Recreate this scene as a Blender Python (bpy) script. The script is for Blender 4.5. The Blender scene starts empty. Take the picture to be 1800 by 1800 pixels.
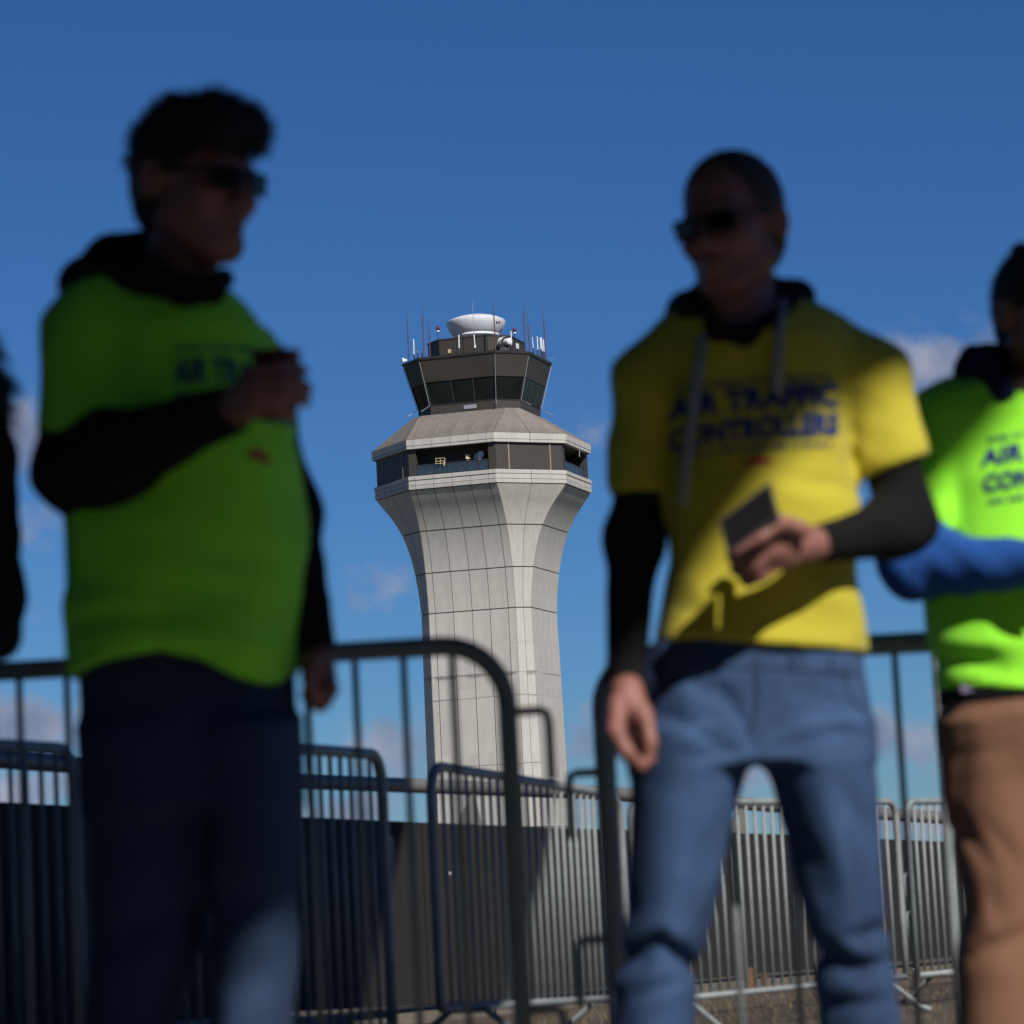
import bpy, bmesh, math, random
import numpy as np
from mathutils import Vector, Matrix
from mathutils.bvhtree import BVHTree

# ------------------------------------------------------------------ camera
S = bpy.context.scene
COL = S.collection
FPX, PITCH, ROLL, CAM_Z = 5250.0, math.radians(6.78), math.radians(2.9), 0.68
_r, _f, _u = Vector((1, 0, 0)), Vector((0, math.cos(PITCH), math.sin(PITCH))), Vector((0, -math.sin(PITCH), math.cos(PITCH)))
CR_, SR_ = math.cos(ROLL), math.sin(ROLL)
CAM_R, CAM_U, CAM_F = _r * CR_ - _u * SR_, _r * SR_ + _u * CR_, _f
cam = bpy.data.objects.new('camera', bpy.data.cameras.new('camera'))
COL.objects.link(cam)
m = Matrix((CAM_R, CAM_U, -CAM_F)).transposed().to_4x4()
m.translation = (0, 0, CAM_Z)
cam.matrix_world = m
cam.data.sensor_fit = 'HORIZONTAL'
cam.data.sensor_width = 24.0
cam.data.lens = FPX / 1800 * 24.0
cam.data.clip_start, cam.data.clip_end = 0.1, 20000
cam.data.dof.use_dof = True
cam.data.dof.focus_distance = 262
cam.data.dof.aperture_fstop = 3.7
S.camera = cam

# ------------------------------------------------------------------ sky, sun, exposure
SUN_AZ, SUN_EL = math.radians(27), math.radians(39.5)     # azimuth: from behind the camera towards its right
SUN = np.array([math.cos(SUN_EL) * math.sin(SUN_AZ), -math.cos(SUN_EL) * math.cos(SUN_AZ), math.sin(SUN_EL)])
S.view_settings.view_transform = 'Standard'
S.view_settings.look = 'None'
S.view_settings.gamma = 1
S.view_settings.use_curve_mapping = False
S.view_settings.exposure = 0.0
S.cycles.use_denoising = True
S.cycles.max_bounces = 8
sl = bpy.data.lights.new('sun', 'SUN')
sl.energy, sl.angle, sl.color = 4.8, math.radians(0.53), (1.0, 0.955, 0.89)
so = bpy.data.objects.new('sun', sl)
COL.objects.link(so)
so.rotation_euler = Vector(SUN).to_track_quat('Z', 'Y').to_euler()

def ray(px, py):
    return CAM_F * FPX + CAM_R * (px - 900) + CAM_U * (900 - py)

def P(px, py, Y):
    """point of the place at depth Y that the pixel (px, py) of the photograph looks at"""
    d = ray(px, py)
    t = Y / d.y
    return np.array([d.x * t, Y, CAM_Z + d.z * t])

W = bpy.data.worlds.new('World')
S.world = W
W.use_nodes = True
nt = W.node_tree
N, L = nt.nodes, nt.links
bg = N['Background']
bg.inputs['Strength'].default_value = 0.05
sky = N.new('ShaderNodeTexSky')
sky.sky_type = 'NISHITA'
sky.sun_disc = False
sky.sun_elevation = SUN_EL
sky.sun_rotation = math.pi - SUN_AZ
sky.altitude = 200
sky.air_density, sky.dust_density, sky.ozone_density = 1.0, 0.0, 9.0
hs = N.new('ShaderNodeMix')          # white balance of the clear sky
hs.data_type, hs.blend_type = 'RGBA', 'MULTIPLY'
hs.inputs['Factor'].default_value = 1
hs.inputs['B'].default_value = (.56, .865, 1.19, 1)
L.new(sky.outputs[0], hs.inputs['A'])
# small clouds low in the sky: soft patches broken up by noise
tc = N.new('ShaderNodeTexCoord')
sep = N.new('ShaderNodeSeparateXYZ')
L.new(tc.outputs['Generated'], sep.inputs[0])
def mth(op, a, b=None, c=None):
    n = N.new('ShaderNodeMath')
    n.operation = op
    for i, v in enumerate((a, b, c)):
        if v is None:
            continue
        if isinstance(v, (int, float)):
            n.inputs[i].default_value = v
        else:
            L.new(v, n.inputs[i])
    return n.outputs[0]
ay = mth('MAXIMUM', sep.outputs[1], 0.02)
cu, cv = mth('DIVIDE', sep.outputs[0], ay), mth('DIVIDE', sep.outputs[2], ay)
cmb = N.new('ShaderNodeCombineXYZ')
L.new(cu, cmb.inputs[0]); L.new(cv, cmb.inputs[1])
nz = N.new('ShaderNodeTexNoise')
nz.inputs['Scale'].default_value = 60
nz.inputs['Detail'].default_value = 5
nz.inputs['Roughness'].default_value = 0.5
L.new(cmb.outputs[0], nz.inputs['Vector'])
tot = None
CLOUDS = [(20, 770, 120, 65, 1.0), (60, 925, 90, 45, .55), (90, 1075, 50, 28, .5), (655, 1035, 110, 42, .55), (1045, 770, 60, 60, .35),
          (1640, 635, 120, 60, .95), (1700, 660, 120, 80, .9), (690, 1310, 100, 55, .9), (1020, 1300, 80, 60, .6), (40, 1275, 160, 50, 1.0),
          (610, 1425, 90, 30, 1.1), (1590, 1295, 110, 55, .9), (1330, 1365, 80, 40, .9), (60, 1385, 200, 40, .9), (1600, 1440, 200, 30, .9), (1500, 1215, 60, 12, .3),
          (1050, 1420, 120, 30, .8), (-300, 1100, 200, 60, .8), (2200, 900, 250, 80, .8), (2300, 1350, 300, 60, .9), (-700, 1350, 400, 60, .9)]
for (px, py, a, b, w) in CLOUDS:
    d = ray(px, py)
    u0, v0 = d.x / d.y, d.z / d.y
    du = mth('MULTIPLY', mth('SUBTRACT', cu, u0), FPX / a)
    dv = mth('MULTIPLY', mth('SUBTRACT', cv, v0), FPX / b)
    r2 = mth('ADD', mth('MULTIPLY', du, du), mth('MULTIPLY', dv, dv))
    g = mth('MULTIPLY', mth('POWER', 2.718, mth('MULTIPLY', r2, -0.8)), w)
    tot = g if tot is None else mth('MAXIMUM', tot, g)
dens = mth('SUBTRACT', mth('ADD', tot, mth('MULTIPLY', mth('MULTIPLY', mth('SUBTRACT', nz.outputs[0], 0.5), 1.9), mth('MINIMUM', mth('MULTIPLY', tot, 4), 1))), 0.2)
mr = N.new('ShaderNodeMapRange')
mr.interpolation_type = 'SMOOTHSTEP'
mr.inputs['From Max'].default_value = 0.85
mr.inputs['To Max'].default_value = 0.9
L.new(dens, mr.inputs['Value'])
front = mth('GREATER_THAN', sep.outputs[1], 0.03)
cm = N.new('ShaderNodeMix')
cm.data_type = 'RGBA'
L.new(mth('MULTIPLY', mr.outputs[0], front), cm.inputs['Factor'])
L.new(hs.outputs['Result'], cm.inputs['A'])
nz2 = N.new('ShaderNodeTexNoise')
nz2.inputs['Scale'].default_value = 40
nz2.inputs['Detail'].default_value = 3
L.new(cmb.outputs[0], nz2.inputs['Vector'])
cr = N.new('ShaderNodeValToRGB')
cr.color_ramp.elements[0].position, cr.color_ramp.elements[0].color = 0.38, (3.7, 4.4, 6.6, 1)
cr.color_ramp.elements[1].position, cr.color_ramp.elements[1].color = 0.68, (7.2, 7.4, 9.2, 1)
L.new(nz2.outputs[0], cr.inputs[0])
L.new(cr.outputs[0], cm.inputs['B'])
L.new(cm.outputs['Result'], bg.inputs['Color'])

# ------------------------------------------------------------------ materials
def mat(name, col, rough=0.7, metal=0.0, var=0.0, scale=8.0, bump=0.0, bscale=60.0, spec=0.5, streak=None, col2=None, sheen=0.0):
    m = bpy.data.materials.new(name)
    m.use_nodes = True
    nt = m.node_tree
    N, L = nt.nodes, nt.links
    b = N['Principled BSDF']
    b.inputs['Base Color'].default_value = (*col, 1)
    b.inputs['Roughness'].default_value = rough
    b.inputs['Metallic'].default_value = metal
    b.inputs['Specular IOR Level'].default_value = spec
    if sheen:
        b.inputs['Sheen Weight'].default_value = sheen
    tc = N.new('ShaderNodeTexCoord')
    if var or col2:
        n = N.new('ShaderNodeTexNoise')
        n.inputs['Scale'].default_value = scale
        n.inputs['Detail'].default_value = 6
        n.inputs['Roughness'].default_value = 0.62
        if streak:
            mp = N.new('ShaderNodeMapping')
            mp.inputs['Scale'].default_value = streak
            L.new(tc.outputs['Object'], mp.inputs[0])
            L.new(mp.outputs[0], n.inputs['Vector'])
        else:
            L.new(tc.outputs['Object'], n.inputs['Vector'])
        mx = N.new('ShaderNodeMix')
        mx.data_type = 'RGBA'
        c2 = col2 or tuple(max(0, c * (1 - var)) for c in col)
        c1 = col if col2 else tuple(min(1, c * (1 + var)) for c in col)
        mx.inputs['A'].default_value = (*c1, 1)
        mx.inputs['B'].default_value = (*c2, 1)
        mrn = N.new('ShaderNodeMapRange')
        mrn.inputs['From Min'].default_value, mrn.inputs['From Max'].default_value = 0.3, 0.7
        L.new(n.outputs[0], mrn.inputs['Value'])
        L.new(mrn.outputs[0], mx.inputs['Factor'])
        L.new(mx.outputs['Result'], b.inputs['Base Color'])
    if bump:
        n2 = N.new('ShaderNodeTexNoise')
        n2.inputs['Scale'].default_value = bscale
        n2.inputs['Detail'].default_value = 4
        L.new(tc.outputs['Object'], n2.inputs['Vector'])
        bp = N.new('ShaderNodeBump')
        bp.inputs['Strength'].default_value = bump
        bp.inputs['Distance'].default_value = 0.02
        L.new(n2.outputs[0], bp.inputs['Height'])
        L.new(bp.outputs[0], b.inputs['Normal'])
    return m

M = {}
M['concrete'] = mat('precast_concrete', (.505, .48, .43), .85, var=.07, scale=.30, bump=.15, bscale=6, col2=(.43, .41, .37), streak=(1, 1, .25))
M['roof_concrete'] = mat('weathered_concrete', (.235, .205, .175), .85, scale=.3, bump=.15, bscale=5, col2=(.15, .13, .11), streak=(1, 1, .6))
def per_piece(m, amt):
    nt = m.node_tree
    N, L = nt.nodes, nt.links
    b = N['Principled BSDF']
    src = b.inputs['Base Color'].links[0].from_socket
    oi = N.new('ShaderNodeObjectInfo')
    mr = N.new('ShaderNodeMapRange')
    mr.inputs['To Min'].default_value, mr.inputs['To Max'].default_value = 1 - amt, 1 + amt
    L.new(oi.outputs['Random'], mr.inputs['Value'])
    st = N.new('ShaderNodeTexNoise')         # rain streaks
    tc, mp = N.new('ShaderNodeTexCoord'), N.new('ShaderNodeMapping')
    mp.inputs['Scale'].default_value = (2.2, 2.2, .16)
    st.inputs['Scale'].default_value, st.inputs['Detail'].default_value = 1.6, 5
    L.new(tc.outputs['Object'], mp.inputs[0]); L.new(mp.outputs[0], st.inputs['Vector'])
    m2 = N.new('ShaderNodeMapRange')
    m2.inputs['From Min'].default_value, m2.inputs['From Max'].default_value = .35, .7
    m2.inputs['To Min'].default_value, m2.inputs['To Max'].default_value = 1.03, .90
    L.new(st.outputs[0], m2.inputs['Value'])
    mu = N.new('ShaderNodeMath'); mu.operation = 'MULTIPLY'
    L.new(mr.outputs[0], mu.inputs[0]); L.new(m2.outputs[0], mu.inputs[1])
    mx = N.new('ShaderNodeMix'); mx.data_type, mx.blend_type = 'RGBA', 'MULTIPLY'
    mx.inputs['Factor'].default_value = 1
    L.new(src, mx.inputs['A']); L.new(mu.outputs[0], mx.inputs['B'])
    L.new(mx.outputs['Result'], b.inputs['Base Color'])
per_piece(M['concrete'], .035)
per_piece(M['roof_concrete'], .05)
M['sealant'] = mat('joint_sealant', (.05, .048, .045), .8, var=.2)
M['bronze'] = mat('bronze_cladding', (.047, .041, .034), .55, var=.12, scale=.5, spec=.4)
M['bronze_dark'] = mat('dark_trim', (.035, .032, .034), .6, var=.15, scale=1)
M['pilaster'] = mat('tan_strip', (.25, .19, .14), .7, var=.1)
M['cab_glass'] = mat('tinted_glass', (.004, .006, .006), .08, spec=.12, col2=(.020, .027, .027), scale=.22, streak=(1, 1, .35))
M['rail_glass'] = mat('railing_glass', (.03, .045, .06), .12, var=.5, scale=.8, spec=.6)
M['white_paint'] = mat('white_paint', (.78, .79, .80), .45, var=.03, scale=.6)
M['radome'] = mat('radome_white', (.68, .70, .73), .55, scale=1.4, col2=(.58, .60, .63))
M['red_lamp'] = mat('red_lens', (.10, .012, .022), .35)
M['mast'] = mat('antenna_mast', (.10, .05, .06), .6, var=.2)
M['tan'] = mat('tan_box', (.55, .42, .24), .7, var=.1)
M['grey_metal'] = mat('grey_metal', (.42, .43, .44), .5, metal=.5, var=.1)
M['steel'] = mat('galvanised_steel', (.265, .29, .29), .62, metal=.2, var=.18, scale=14, bump=.1, bscale=50)
M['rail'] = mat('painted_rail', (.20, .19, .175), .45, metal=.35, var=.15, scale=4)
M['terminal'] = mat('blocker_cladding', (.06, .06, .062), .7, var=.15, scale=.6)  # dark skin of the unseen light-blocking masses
M['soffit'] = mat('canopy_soffit', (.06, .06, .06), .8, var=.15, scale=.8)
M['asphalt'] = mat('worn_concrete_paving', (.115, .112, .104), .9, var=.3, scale=2.5, bump=.5, bscale=90)
M['dirt'] = mat('dry_ground', (.095, .075, .052), .95, scale=3, bump=.6, bscale=40, col2=(.05, .041, .029))
M['field'] = mat('grass_field', (.07, .075, .04), .95, scale=.2, col2=(.10, .085, .05))
M['block'] = mat('kerb_concrete', (.15, .125, .10), .9, scale=5, bump=.4, bscale=40, col2=(.09, .075, .06))
M['rust'] = mat('rusty_steel', (.17, .09, .04), .85, scale=14, col2=(.09, .05, .03))
M['straw'] = mat('dry_grass', (.15, .115, .062), .9, var=.3, scale=9)
M['bolt'] = mat('bolt_zinc', (.55, .52, .42), .4, metal=.6)
M['skin'] = mat('skin', (.29, .13, .10), .6, scale=20, col2=(.24, .098, .078), bump=.05, bscale=300)
M['hair'] = mat('dark_hair', (.012, .010, .009), .6, var=.4, scale=60, bump=.6, bscale=220)
M['buzz'] = mat('cropped_hair', (.05, .036, .028), .8, var=.3, scale=150, bump=.3, bscale=400)
M['lime'] = mat('lime_jersey', (.32, .94, .035), .9, var=.05, scale=6, bump=.12, bscale=240, sheen=.15)
M['yellow'] = mat('yellow_jersey', (.51, .44, .03), .9, var=.05, scale=6, bump=.12, bscale=240, sheen=.15)
M['black'] = mat('black_fleece', (.010, .010, .011), .95, var=.25, scale=12, bump=.25, bscale=160, spec=.15)
M['charcoal'] = mat('charcoal_fleece', (.009, .0088, .009), .95, var=.2, scale=12, bump=.25, bscale=160, spec=.15)
M['navy'] = mat('navy_fleece', (.010, .016, .05), .95, var=.2, scale=12, bump=.2, bscale=160, spec=.2)
M['blue'] = mat('blue_fleece', (.008, .075, .33), .85, var=.15, scale=10, bump=.2, bscale=120)
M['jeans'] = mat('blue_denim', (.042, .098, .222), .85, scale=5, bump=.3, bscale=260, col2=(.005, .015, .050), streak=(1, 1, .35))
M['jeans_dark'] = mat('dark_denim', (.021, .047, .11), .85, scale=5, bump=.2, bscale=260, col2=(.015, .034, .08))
M['jeans_seam'] = mat('denim_stitching', (.02, .035, .08), .9, var=.3, scale=40)
M['khaki'] = mat('brown_cotton', (.205, .098, .056), .85, var=.08, scale=6, bump=.2, bscale=200)
M['shoe'] = mat('black_shoe', (.02, .02, .02), .6)
M['sole'] = mat('shoe_sole', (.35, .34, .32), .7)
M['print'] = mat('blue_print', (.012, .028, .16), .7)
M['redprint'] = mat('red_print', (.45, .05, .03), .7)
M['lens'] = mat('dark_lens', (.006, .007, .007), .22, spec=.25)
M['frame'] = mat('black_plastic', (.008, .008, .008), .45, spec=.3)
M['string'] = mat('grey_cord', (.30, .30, .29), .9)
M['cup'] = mat('dark_red_cup', (.13, .012, .02), .4)
M['phone'] = mat('black_phone', (.010, .009, .012), .4, var=.4, scale=30)
M['phone_rim'] = mat('grey_phone_rim', (.07, .07, .085), .45, metal=.3)
M['tag'] = mat('purple_tag', (.16, .12, .22), .8)
M['denim_tag'] = mat('pale_tag', (.45, .46, .50), .8)

def ribbed():
    m = mat('ribbed_wall', (.025, .0225, .020), .85, scale=1.6, col2=(.017, .015, .0135), bump=0)
    nt = m.node_tree
    N, L = nt.nodes, nt.links
    tc = N.new('ShaderNodeTexCoord')
    w = N.new('ShaderNodeTexWave')
    w.wave_type, w.bands_direction = 'BANDS', 'Z'
    w.inputs['Scale'].default_value = 26
    w.inputs['Distortion'].default_value = 0.4
    L.new(tc.outputs['Object'], w.inputs['Vector'])
    bp = N.new('ShaderNodeBump')
    bp.inputs['Strength'].default_value = 0.9
    bp.inputs['Distance'].default_value = 0.008
    L.new(w.outputs['Fac'], bp.inputs['Height'])
    L.new(bp.outputs[0], N['Principled BSDF'].inputs['Normal'])
    return m
M['ribbed'] = ribbed()

# ------------------------------------------------------------------ object helpers
def tag(o, label=None, cat=None, group=None, kind=None):
    if label: o['label'] = label
    if cat: o['category'] = cat
    if group: o['group'] = group
    if kind: o['kind'] = kind
    return o

def empty(name, loc=(0, 0, 0)):
    o = bpy.data.objects.new(name, None)
    COL.objects.link(o)
    o.location = loc
    return o

PM = {}

def mesh(name, verts, faces, mt, parent=None, smooth=False, center=True):
    """mesh object with its origin at the middle of its base"""
    v = np.asarray(verts, dtype=float)
    org = np.array([(v[:, 0].min() + v[:, 0].max()) / 2, (v[:, 1].min() + v[:, 1].max()) / 2, v[:, 2].min()]) if center else np.zeros(3)
    me = bpy.data.meshes.new(name)
    me.from_pydata((v - org).tolist(), [], [tuple(int(i) for i in f) for f in faces])
    me.materials.append(M[mt] if isinstance(mt, str) else mt)
    if smooth:
        me.polygons.foreach_set('use_smooth', [True] * len(me.polygons))
    me.update()
    o = bpy.data.objects.new(name, me)
    COL.objects.link(o)
    if parent is None:
        o.location = org
        PM[o.name] = Matrix.Translation(org)
    else:
        pm = PM.get(parent.name, Matrix())
        o.parent = parent
        o.location = pm.inverted() @ Vector(org)
        PM[o.name] = Matrix.Translation(org)
    return o

class MB:
    def __init__(s): s.v, s.f = [], []
    def add(s, v, f):
        n = len(s.v)
        s.v += [tuple(map(float, p)) for p in v]
        s.f += [tuple(i + n for i in q) for q in f]
        return s
    def box(s, lo, hi):
        (a, b, c), (d, e, g) = lo, hi
        return s.add([(a, b, c), (d, b, c), (d, e, c), (a, e, c), (a, b, g), (d, b, g), (d, e, g), (a, e, g)],
                     [(3, 2, 1, 0), (4, 5, 6, 7), (0, 1, 5, 4), (1, 2, 6, 5), (2, 3, 7, 6), (3, 0, 4, 7)])
    def obox(s, c, ax, ay, az):
        c, ax, ay, az = map(np.array, (c, ax, ay, az))
        v = [c + ax * i + ay * j + az * k for k in (-1, 1) for (i, j) in ((-1, -1), (1, -1), (1, 1), (-1, 1))]
        return s.add(v, [(3, 2, 1, 0), (4, 5, 6, 7), (0, 1, 5, 4), (1, 2, 6, 5), (2, 3, 7, 6), (3, 0, 4, 7)])
    def tube(s, pts, r, n=8, cap=True):
        pts = [np.array(p, float) for p in pts]
        rs = r if hasattr(r, '__len__') else [r] * len(pts)
        prev, rings = None, []
        for i, p in enumerate(pts):
            t = (pts[min(i + 1, len(pts) - 1)] - pts[max(i - 1, 0)])
            t = t / (np.linalg.norm(t) + 1e-12)
            if prev is None:
                a = np.array([0, 0, 1.]) if abs(t[2]) < .9 else np.array([1., 0, 0])
            else:
                a = prev
            a = a - t * a.dot(t)
            a /= np.linalg.norm(a)
            prev = a
            b = np.cross(t, a)
            rings.append([p + rs[i] * (a * math.cos(k * 2 * math.pi / n) + b * math.sin(k * 2 * math.pi / n)) for k in range(n)])
        v = [q for g in rings for q in g]
        f = [(i * n + k, i * n + (k + 1) % n, (i + 1) * n + (k + 1) % n, (i + 1) * n + k) for i in range(len(pts) - 1) for k in range(n)]
        if cap:
            f += [tuple(range(n - 1, -1, -1)), tuple((len(pts) - 1) * n + k for k in range(n))]
        return s.add(v, f)
    def lathe(s, prof, c, n=48, axis=None):
        c = np.array(c, float)
        ax = np.array(axis if axis is not None else (0, 0, 1), float)
        ax /= np.linalg.norm(ax)
        a = np.cross(ax, (0, 1, 0.01)); a /= np.linalg.norm(a)
        b = np.cross(ax, a)
        v = [c + ax * z + r * (a * math.cos(k * 2 * math.pi / n) + b * math.sin(k * 2 * math.pi / n)) for (r, z) in prof for k in range(n)]
        f = [(i * n + k, i * n + (k + 1) % n, (i + 1) * n + (k + 1) % n, (i + 1) * n + k) for i in range(len(prof) - 1) for k in range(n)]
        return s.add(v, f)
    def build(s, name, mt, parent=None, smooth=False):
        return mesh(name, s.v, s.f, mt, parent, smooth)

#@TOWER
# ------------------------------------------------------------------ control tower (20 photo pixels = 1 m at its distance)
U = 1 / 20
TD = 262.0
TH = math.radians(17)
TX = P(857, 1000, TD)[0]
def tower():
    n0 = np.array([-math.sin(TH), -math.cos(TH)])
    def rot(v, k):
        a = math.radians(45 * k)
        return np.array([v[0] * math.cos(a) - v[1] * math.sin(a), v[0] * math.sin(a) + v[1] * math.cos(a)])
    C = np.array([TX, TD])
    def pdist(wF, wC): return (wF / 2 + wC / math.sqrt(2)) * U
    def face(k, wF, wC):
        """(left, right, normal) of face k in plan; even k = wide face, odd k = chamfer; 0 fronts the camera"""
        n = rot(n0, k)
        t = np.array([-n[1], n[0]])
        p = pdist(wF, wC) if k % 2 == 0 else (wC / 2 + wF / math.sqrt(2)) * U
        h = (wF if k % 2 == 0 else wC) / 2 * U
        return C + n * p - t * h, C + n * p + t * h, n
    def v2depth(wF, wC): return face(0, wF, wC)[1][1]
    def zat(py, wF, wC, px=876): return P(px, py, v2depth(wF, wC))[2]
    root = empty('control_tower', (TX, TD, 0))
    PM[root.name] = Matrix.Translation((TX, TD, 0))
    tag(root, 'tall pale concrete airport control tower with flared octagonal head and white radome', 'control tower')
    WF = 158
    # --- shaft profile
    prof = [(848, 134), (866, 117), (884, 99), (903, 83), (922, 70), (941, 60), (960, 52), (978, 46), (997, 41), (1033, 34), (1069, 30), (1133, 31), (1205, 32), (1280, 33), (1350, 34), (1450, 35)]
    zs = [zat(y, WF, w) for y, w in prof]
    ws = [w for y, w in prof]
    zs.append(0.0); ws.append(60)
    zv, wv = np.array(zs[::-1]), np.array(ws[::-1], float)
    sl_ = np.diff(wv) / np.diff(zv)
    tg = np.concatenate([[sl_[0]], (sl_[1:] + sl_[:-1]) / 2, [sl_[-1]]])
    def wC_at(z):
        i = int(np.clip(np.searchsorted(zv, z) - 1, 0, len(zv) - 2))
        h = zv[i + 1] - zv[i]; t = min(1, max(0, (z - zv[i]) / h))
        return float(wv[i] * (2*t**3 - 3*t*t + 1) + tg[i] * h * (t**3 - 2*t*t + t) + wv[i + 1] * (3*t*t - 2*t**3) + tg[i + 1] * h * (t**3 - t*t))
    def ptf(k, u, z, off=0.0):
        a, b, n = face(k, WF, wC_at(z))
        q = a + (b - a) * u + n * off
        return (q[0], q[1], z)
    core = MB()
    zz = sorted(set(zs + [z for z in np.linspace(zs[0], zs[8], 30)]))
    ring = [[ptf(k, 0.0, z, -.10) for k in range(8)] for z in zz]
    core.add([p for g in ring for p in g], [(i * 8 + k, i * 8 + (k + 1) % 8, (i + 1) * 8 + (k + 1) % 8, (i + 1) * 8 + k) for i in range(len(zz) - 1) for k in range(8)])
    core.build('core', 'sealant', root)
    rows = [zat(y, WF, w) for y, w in ((848, 134), (922, 70), (997, 41), (1069, 30), (1133, 31), (1203, 32), (1208, 32), (1277, 33), (1350, 34), (1421, 35))] + [20.0, 12.0, 4.0, 0.0]
    colsW = [0.0, .075, .285, .5, .705, .915, 1.0]
    def skin_panel(mb, k, u0, u1, z0, z1, g=.022):
        nseg = max(1, int(abs(z0 - z1) / .22)) if z1 > zs[10] else 3
        v, f = [], []
        a, b, _ = face(k, WF, wC_at((z0 + z1) / 2))
        gu = g / max(.2, np.linalg.norm(b - a))
        for i in range(nseg + 1):
            z = z1 + .045 + (z0 - z1 - .09) * i / nseg
            for (u, o) in ((u0 + gu, -.09), (u0 + gu, 0), (u1 - gu, 0), (u1 - gu, -.09)):
                v.append(ptf(k, u, z, o))
        for i in range(nseg):
            for j in range(3):
                q = i * 4 + j
                f.append((q, q + 1, q + 5, q + 4))
        f += [(0, 3, 2, 1), tuple(nseg * 4 + j for j in range(4))]
        mb.add(v, [tuple(reversed(q)) for q in f])
    for k in (0, 1, 2, 7):
        cols = colsW if k % 2 == 0 else [0, .5, 1.0]
        for i in range(len(rows) - 1):
            for j in range(len(cols) - 1):
                mb = MB()
                skin_panel(mb, k, cols[j], cols[j + 1], rows[i], rows[i + 1], .03 if k in (0, 7) else .016)
                mb.build('panel', 'concrete', root)
    mb = MB()
    for k in (3, 4, 5, 6):
        for i in range(len(rows) - 1):
            skin_panel(mb, k, 0, 1, rows[i], rows[i + 1])
    tag(mb.build('rear_cladding', 'concrete', root), kind='stuff')

    def band(name, mt, y0, y1, w0, w1, inner=None, wF0=WF, wF1=WF, faces=range(8), parent=root, one=False):
        """solid ring between two levels, one piece per face"""
        z0, z1 = zat(y0, wF0, w0), zat(y1, wF1, w1)
        th = .35
        allm = MB()
        for k in faces:
            a0, b0, n = face(k, wF0, w0)
            a1, b1, _ = face(k, wF1, w1)
            ins = n * th
            v = [(*a1, z1), (*b1, z1), (*b0, z0), (*a0, z0), (*(a1 - ins), z1), (*(b1 - ins), z1), (*(b0 - ins), z0), (*(a0 - ins), z0)]
            f = [(0, 1, 2, 3), (7, 6, 5, 4), (0, 4, 5, 1), (3, 2, 6, 7), (0, 3, 7, 4), (1, 5, 6, 2)]
            if one: allm.add(v, f)
            else: MB().add(v, f).build(name, mt, parent)
        if one: return allm.build(name, mt, parent)
    def slab(name, mt, y, w0, wF0, w1, wF1, dz=.1):
        """flat ring (soffit, ledge top) between an outer and an inner octagon"""
        z = zat(y, wF0, w0)
        mb = MB()
        for k in range(8):
            a0, b0, n = face(k, wF0, w0)
            a1, b1, _ = face(k, wF1, w1)
            v = [(*a0, z), (*b0, z), (*b1, z), (*a1, z), (*a0, z + dz), (*b0, z + dz), (*b1, z + dz), (*a1, z + dz)]
            mb.add(v, [(3, 2, 1, 0), (4, 5, 6, 7), (0, 1, 5, 4), (1, 2, 6, 5), (2, 3, 7, 6), (3, 0, 4, 7)])
        return mb.build(name, mt, root)
    # --- ledge under the windows: three courses, split in panels by its joints
    vis = (0, 1, 2, 7)
    def course(name, mt, y0, y1, w0, w1, cW=colsW, cC=(0, .5, 1), th=.4, g=.018):
        z0, z1 = zat(y0, WF, w0), zat(y1, WF, w1)
        rest = MB()
        for k in range(8):
            cols = cW if k % 2 == 0 else cC
            if k not in vis: cols = (0, 1)
            a0, b0, n = face(k, WF, w0)
            a1, b1, _ = face(k, WF, w1)
            for j in range(len(cols) - 1):
                e0, e1 = cols[j] + g / np.linalg.norm(b0 - a0) * (cols[j] > 0), cols[j + 1] - g / np.linalg.norm(b0 - a0) * (cols[j + 1] < 1)
                q = [a1 + (b1 - a1) * e0, a1 + (b1 - a1) * e1, a0 + (b0 - a0) * e1, a0 + (b0 - a0) * e0]
                zq = [z1 + g, z1 + g, z0 - g, z0 - g]
                v = [(*p, z) for p, z in zip(q, zq)] + [(*(p - n * th), z) for p, z in zip(q, zq)]
                f = [(0, 1, 2, 3), (7, 6, 5, 4), (0, 4, 5, 1), (3, 2, 6, 7), (0, 3, 7, 4), (1, 5, 6, 2)]
                if k in vis: MB().add(v, f).build(name, mt, root)
                else: rest.add(v, f)
        tag(rest.build('rear_' + name, mt, root), kind='stuff')
    course('ledge_coping', 'concrete', 824.5, 831, 138.5, 138.5)
    course('ledge_panel', 'concrete', 831, 840, 136.5, 136.5)
    course('ledge_panel', 'concrete', 840, 847.5, 137.5, 136.5)
    slab('ledge_floor', 'concrete', 826, 136, WF, 40, WF, .1)
    band('ledge_backing', 'sealant', 828, 847, 134, 134, one=True)
    # --- canopy roof: lip and sloping panels
    course('lip_panel', 'concrete', 758.5, 770, 141, 141)
    course('lip_panel', 'concrete', 770, 775.5, 140, 140)
    band('lip_backing', 'sealant', 759, 775, 138, 138, one=True)
    slab('soffit', 'bronze_dark', 774.6, 138, WF, 60, WF, .12)
    zl, zr = zat(758.5, WF, 141), zat(717, WF, 27)
    def rp(k, u, s, off=0.0):
        w = 141 + (27 - 141) * s
        a, b, n = face(k, WF, w)
        nn = np.array([*(n * .62), .78])
        q = a + (b - a) * u
        return np.array([q[0], q[1], zl + (zr - zl) * s]) + nn * off
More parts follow.
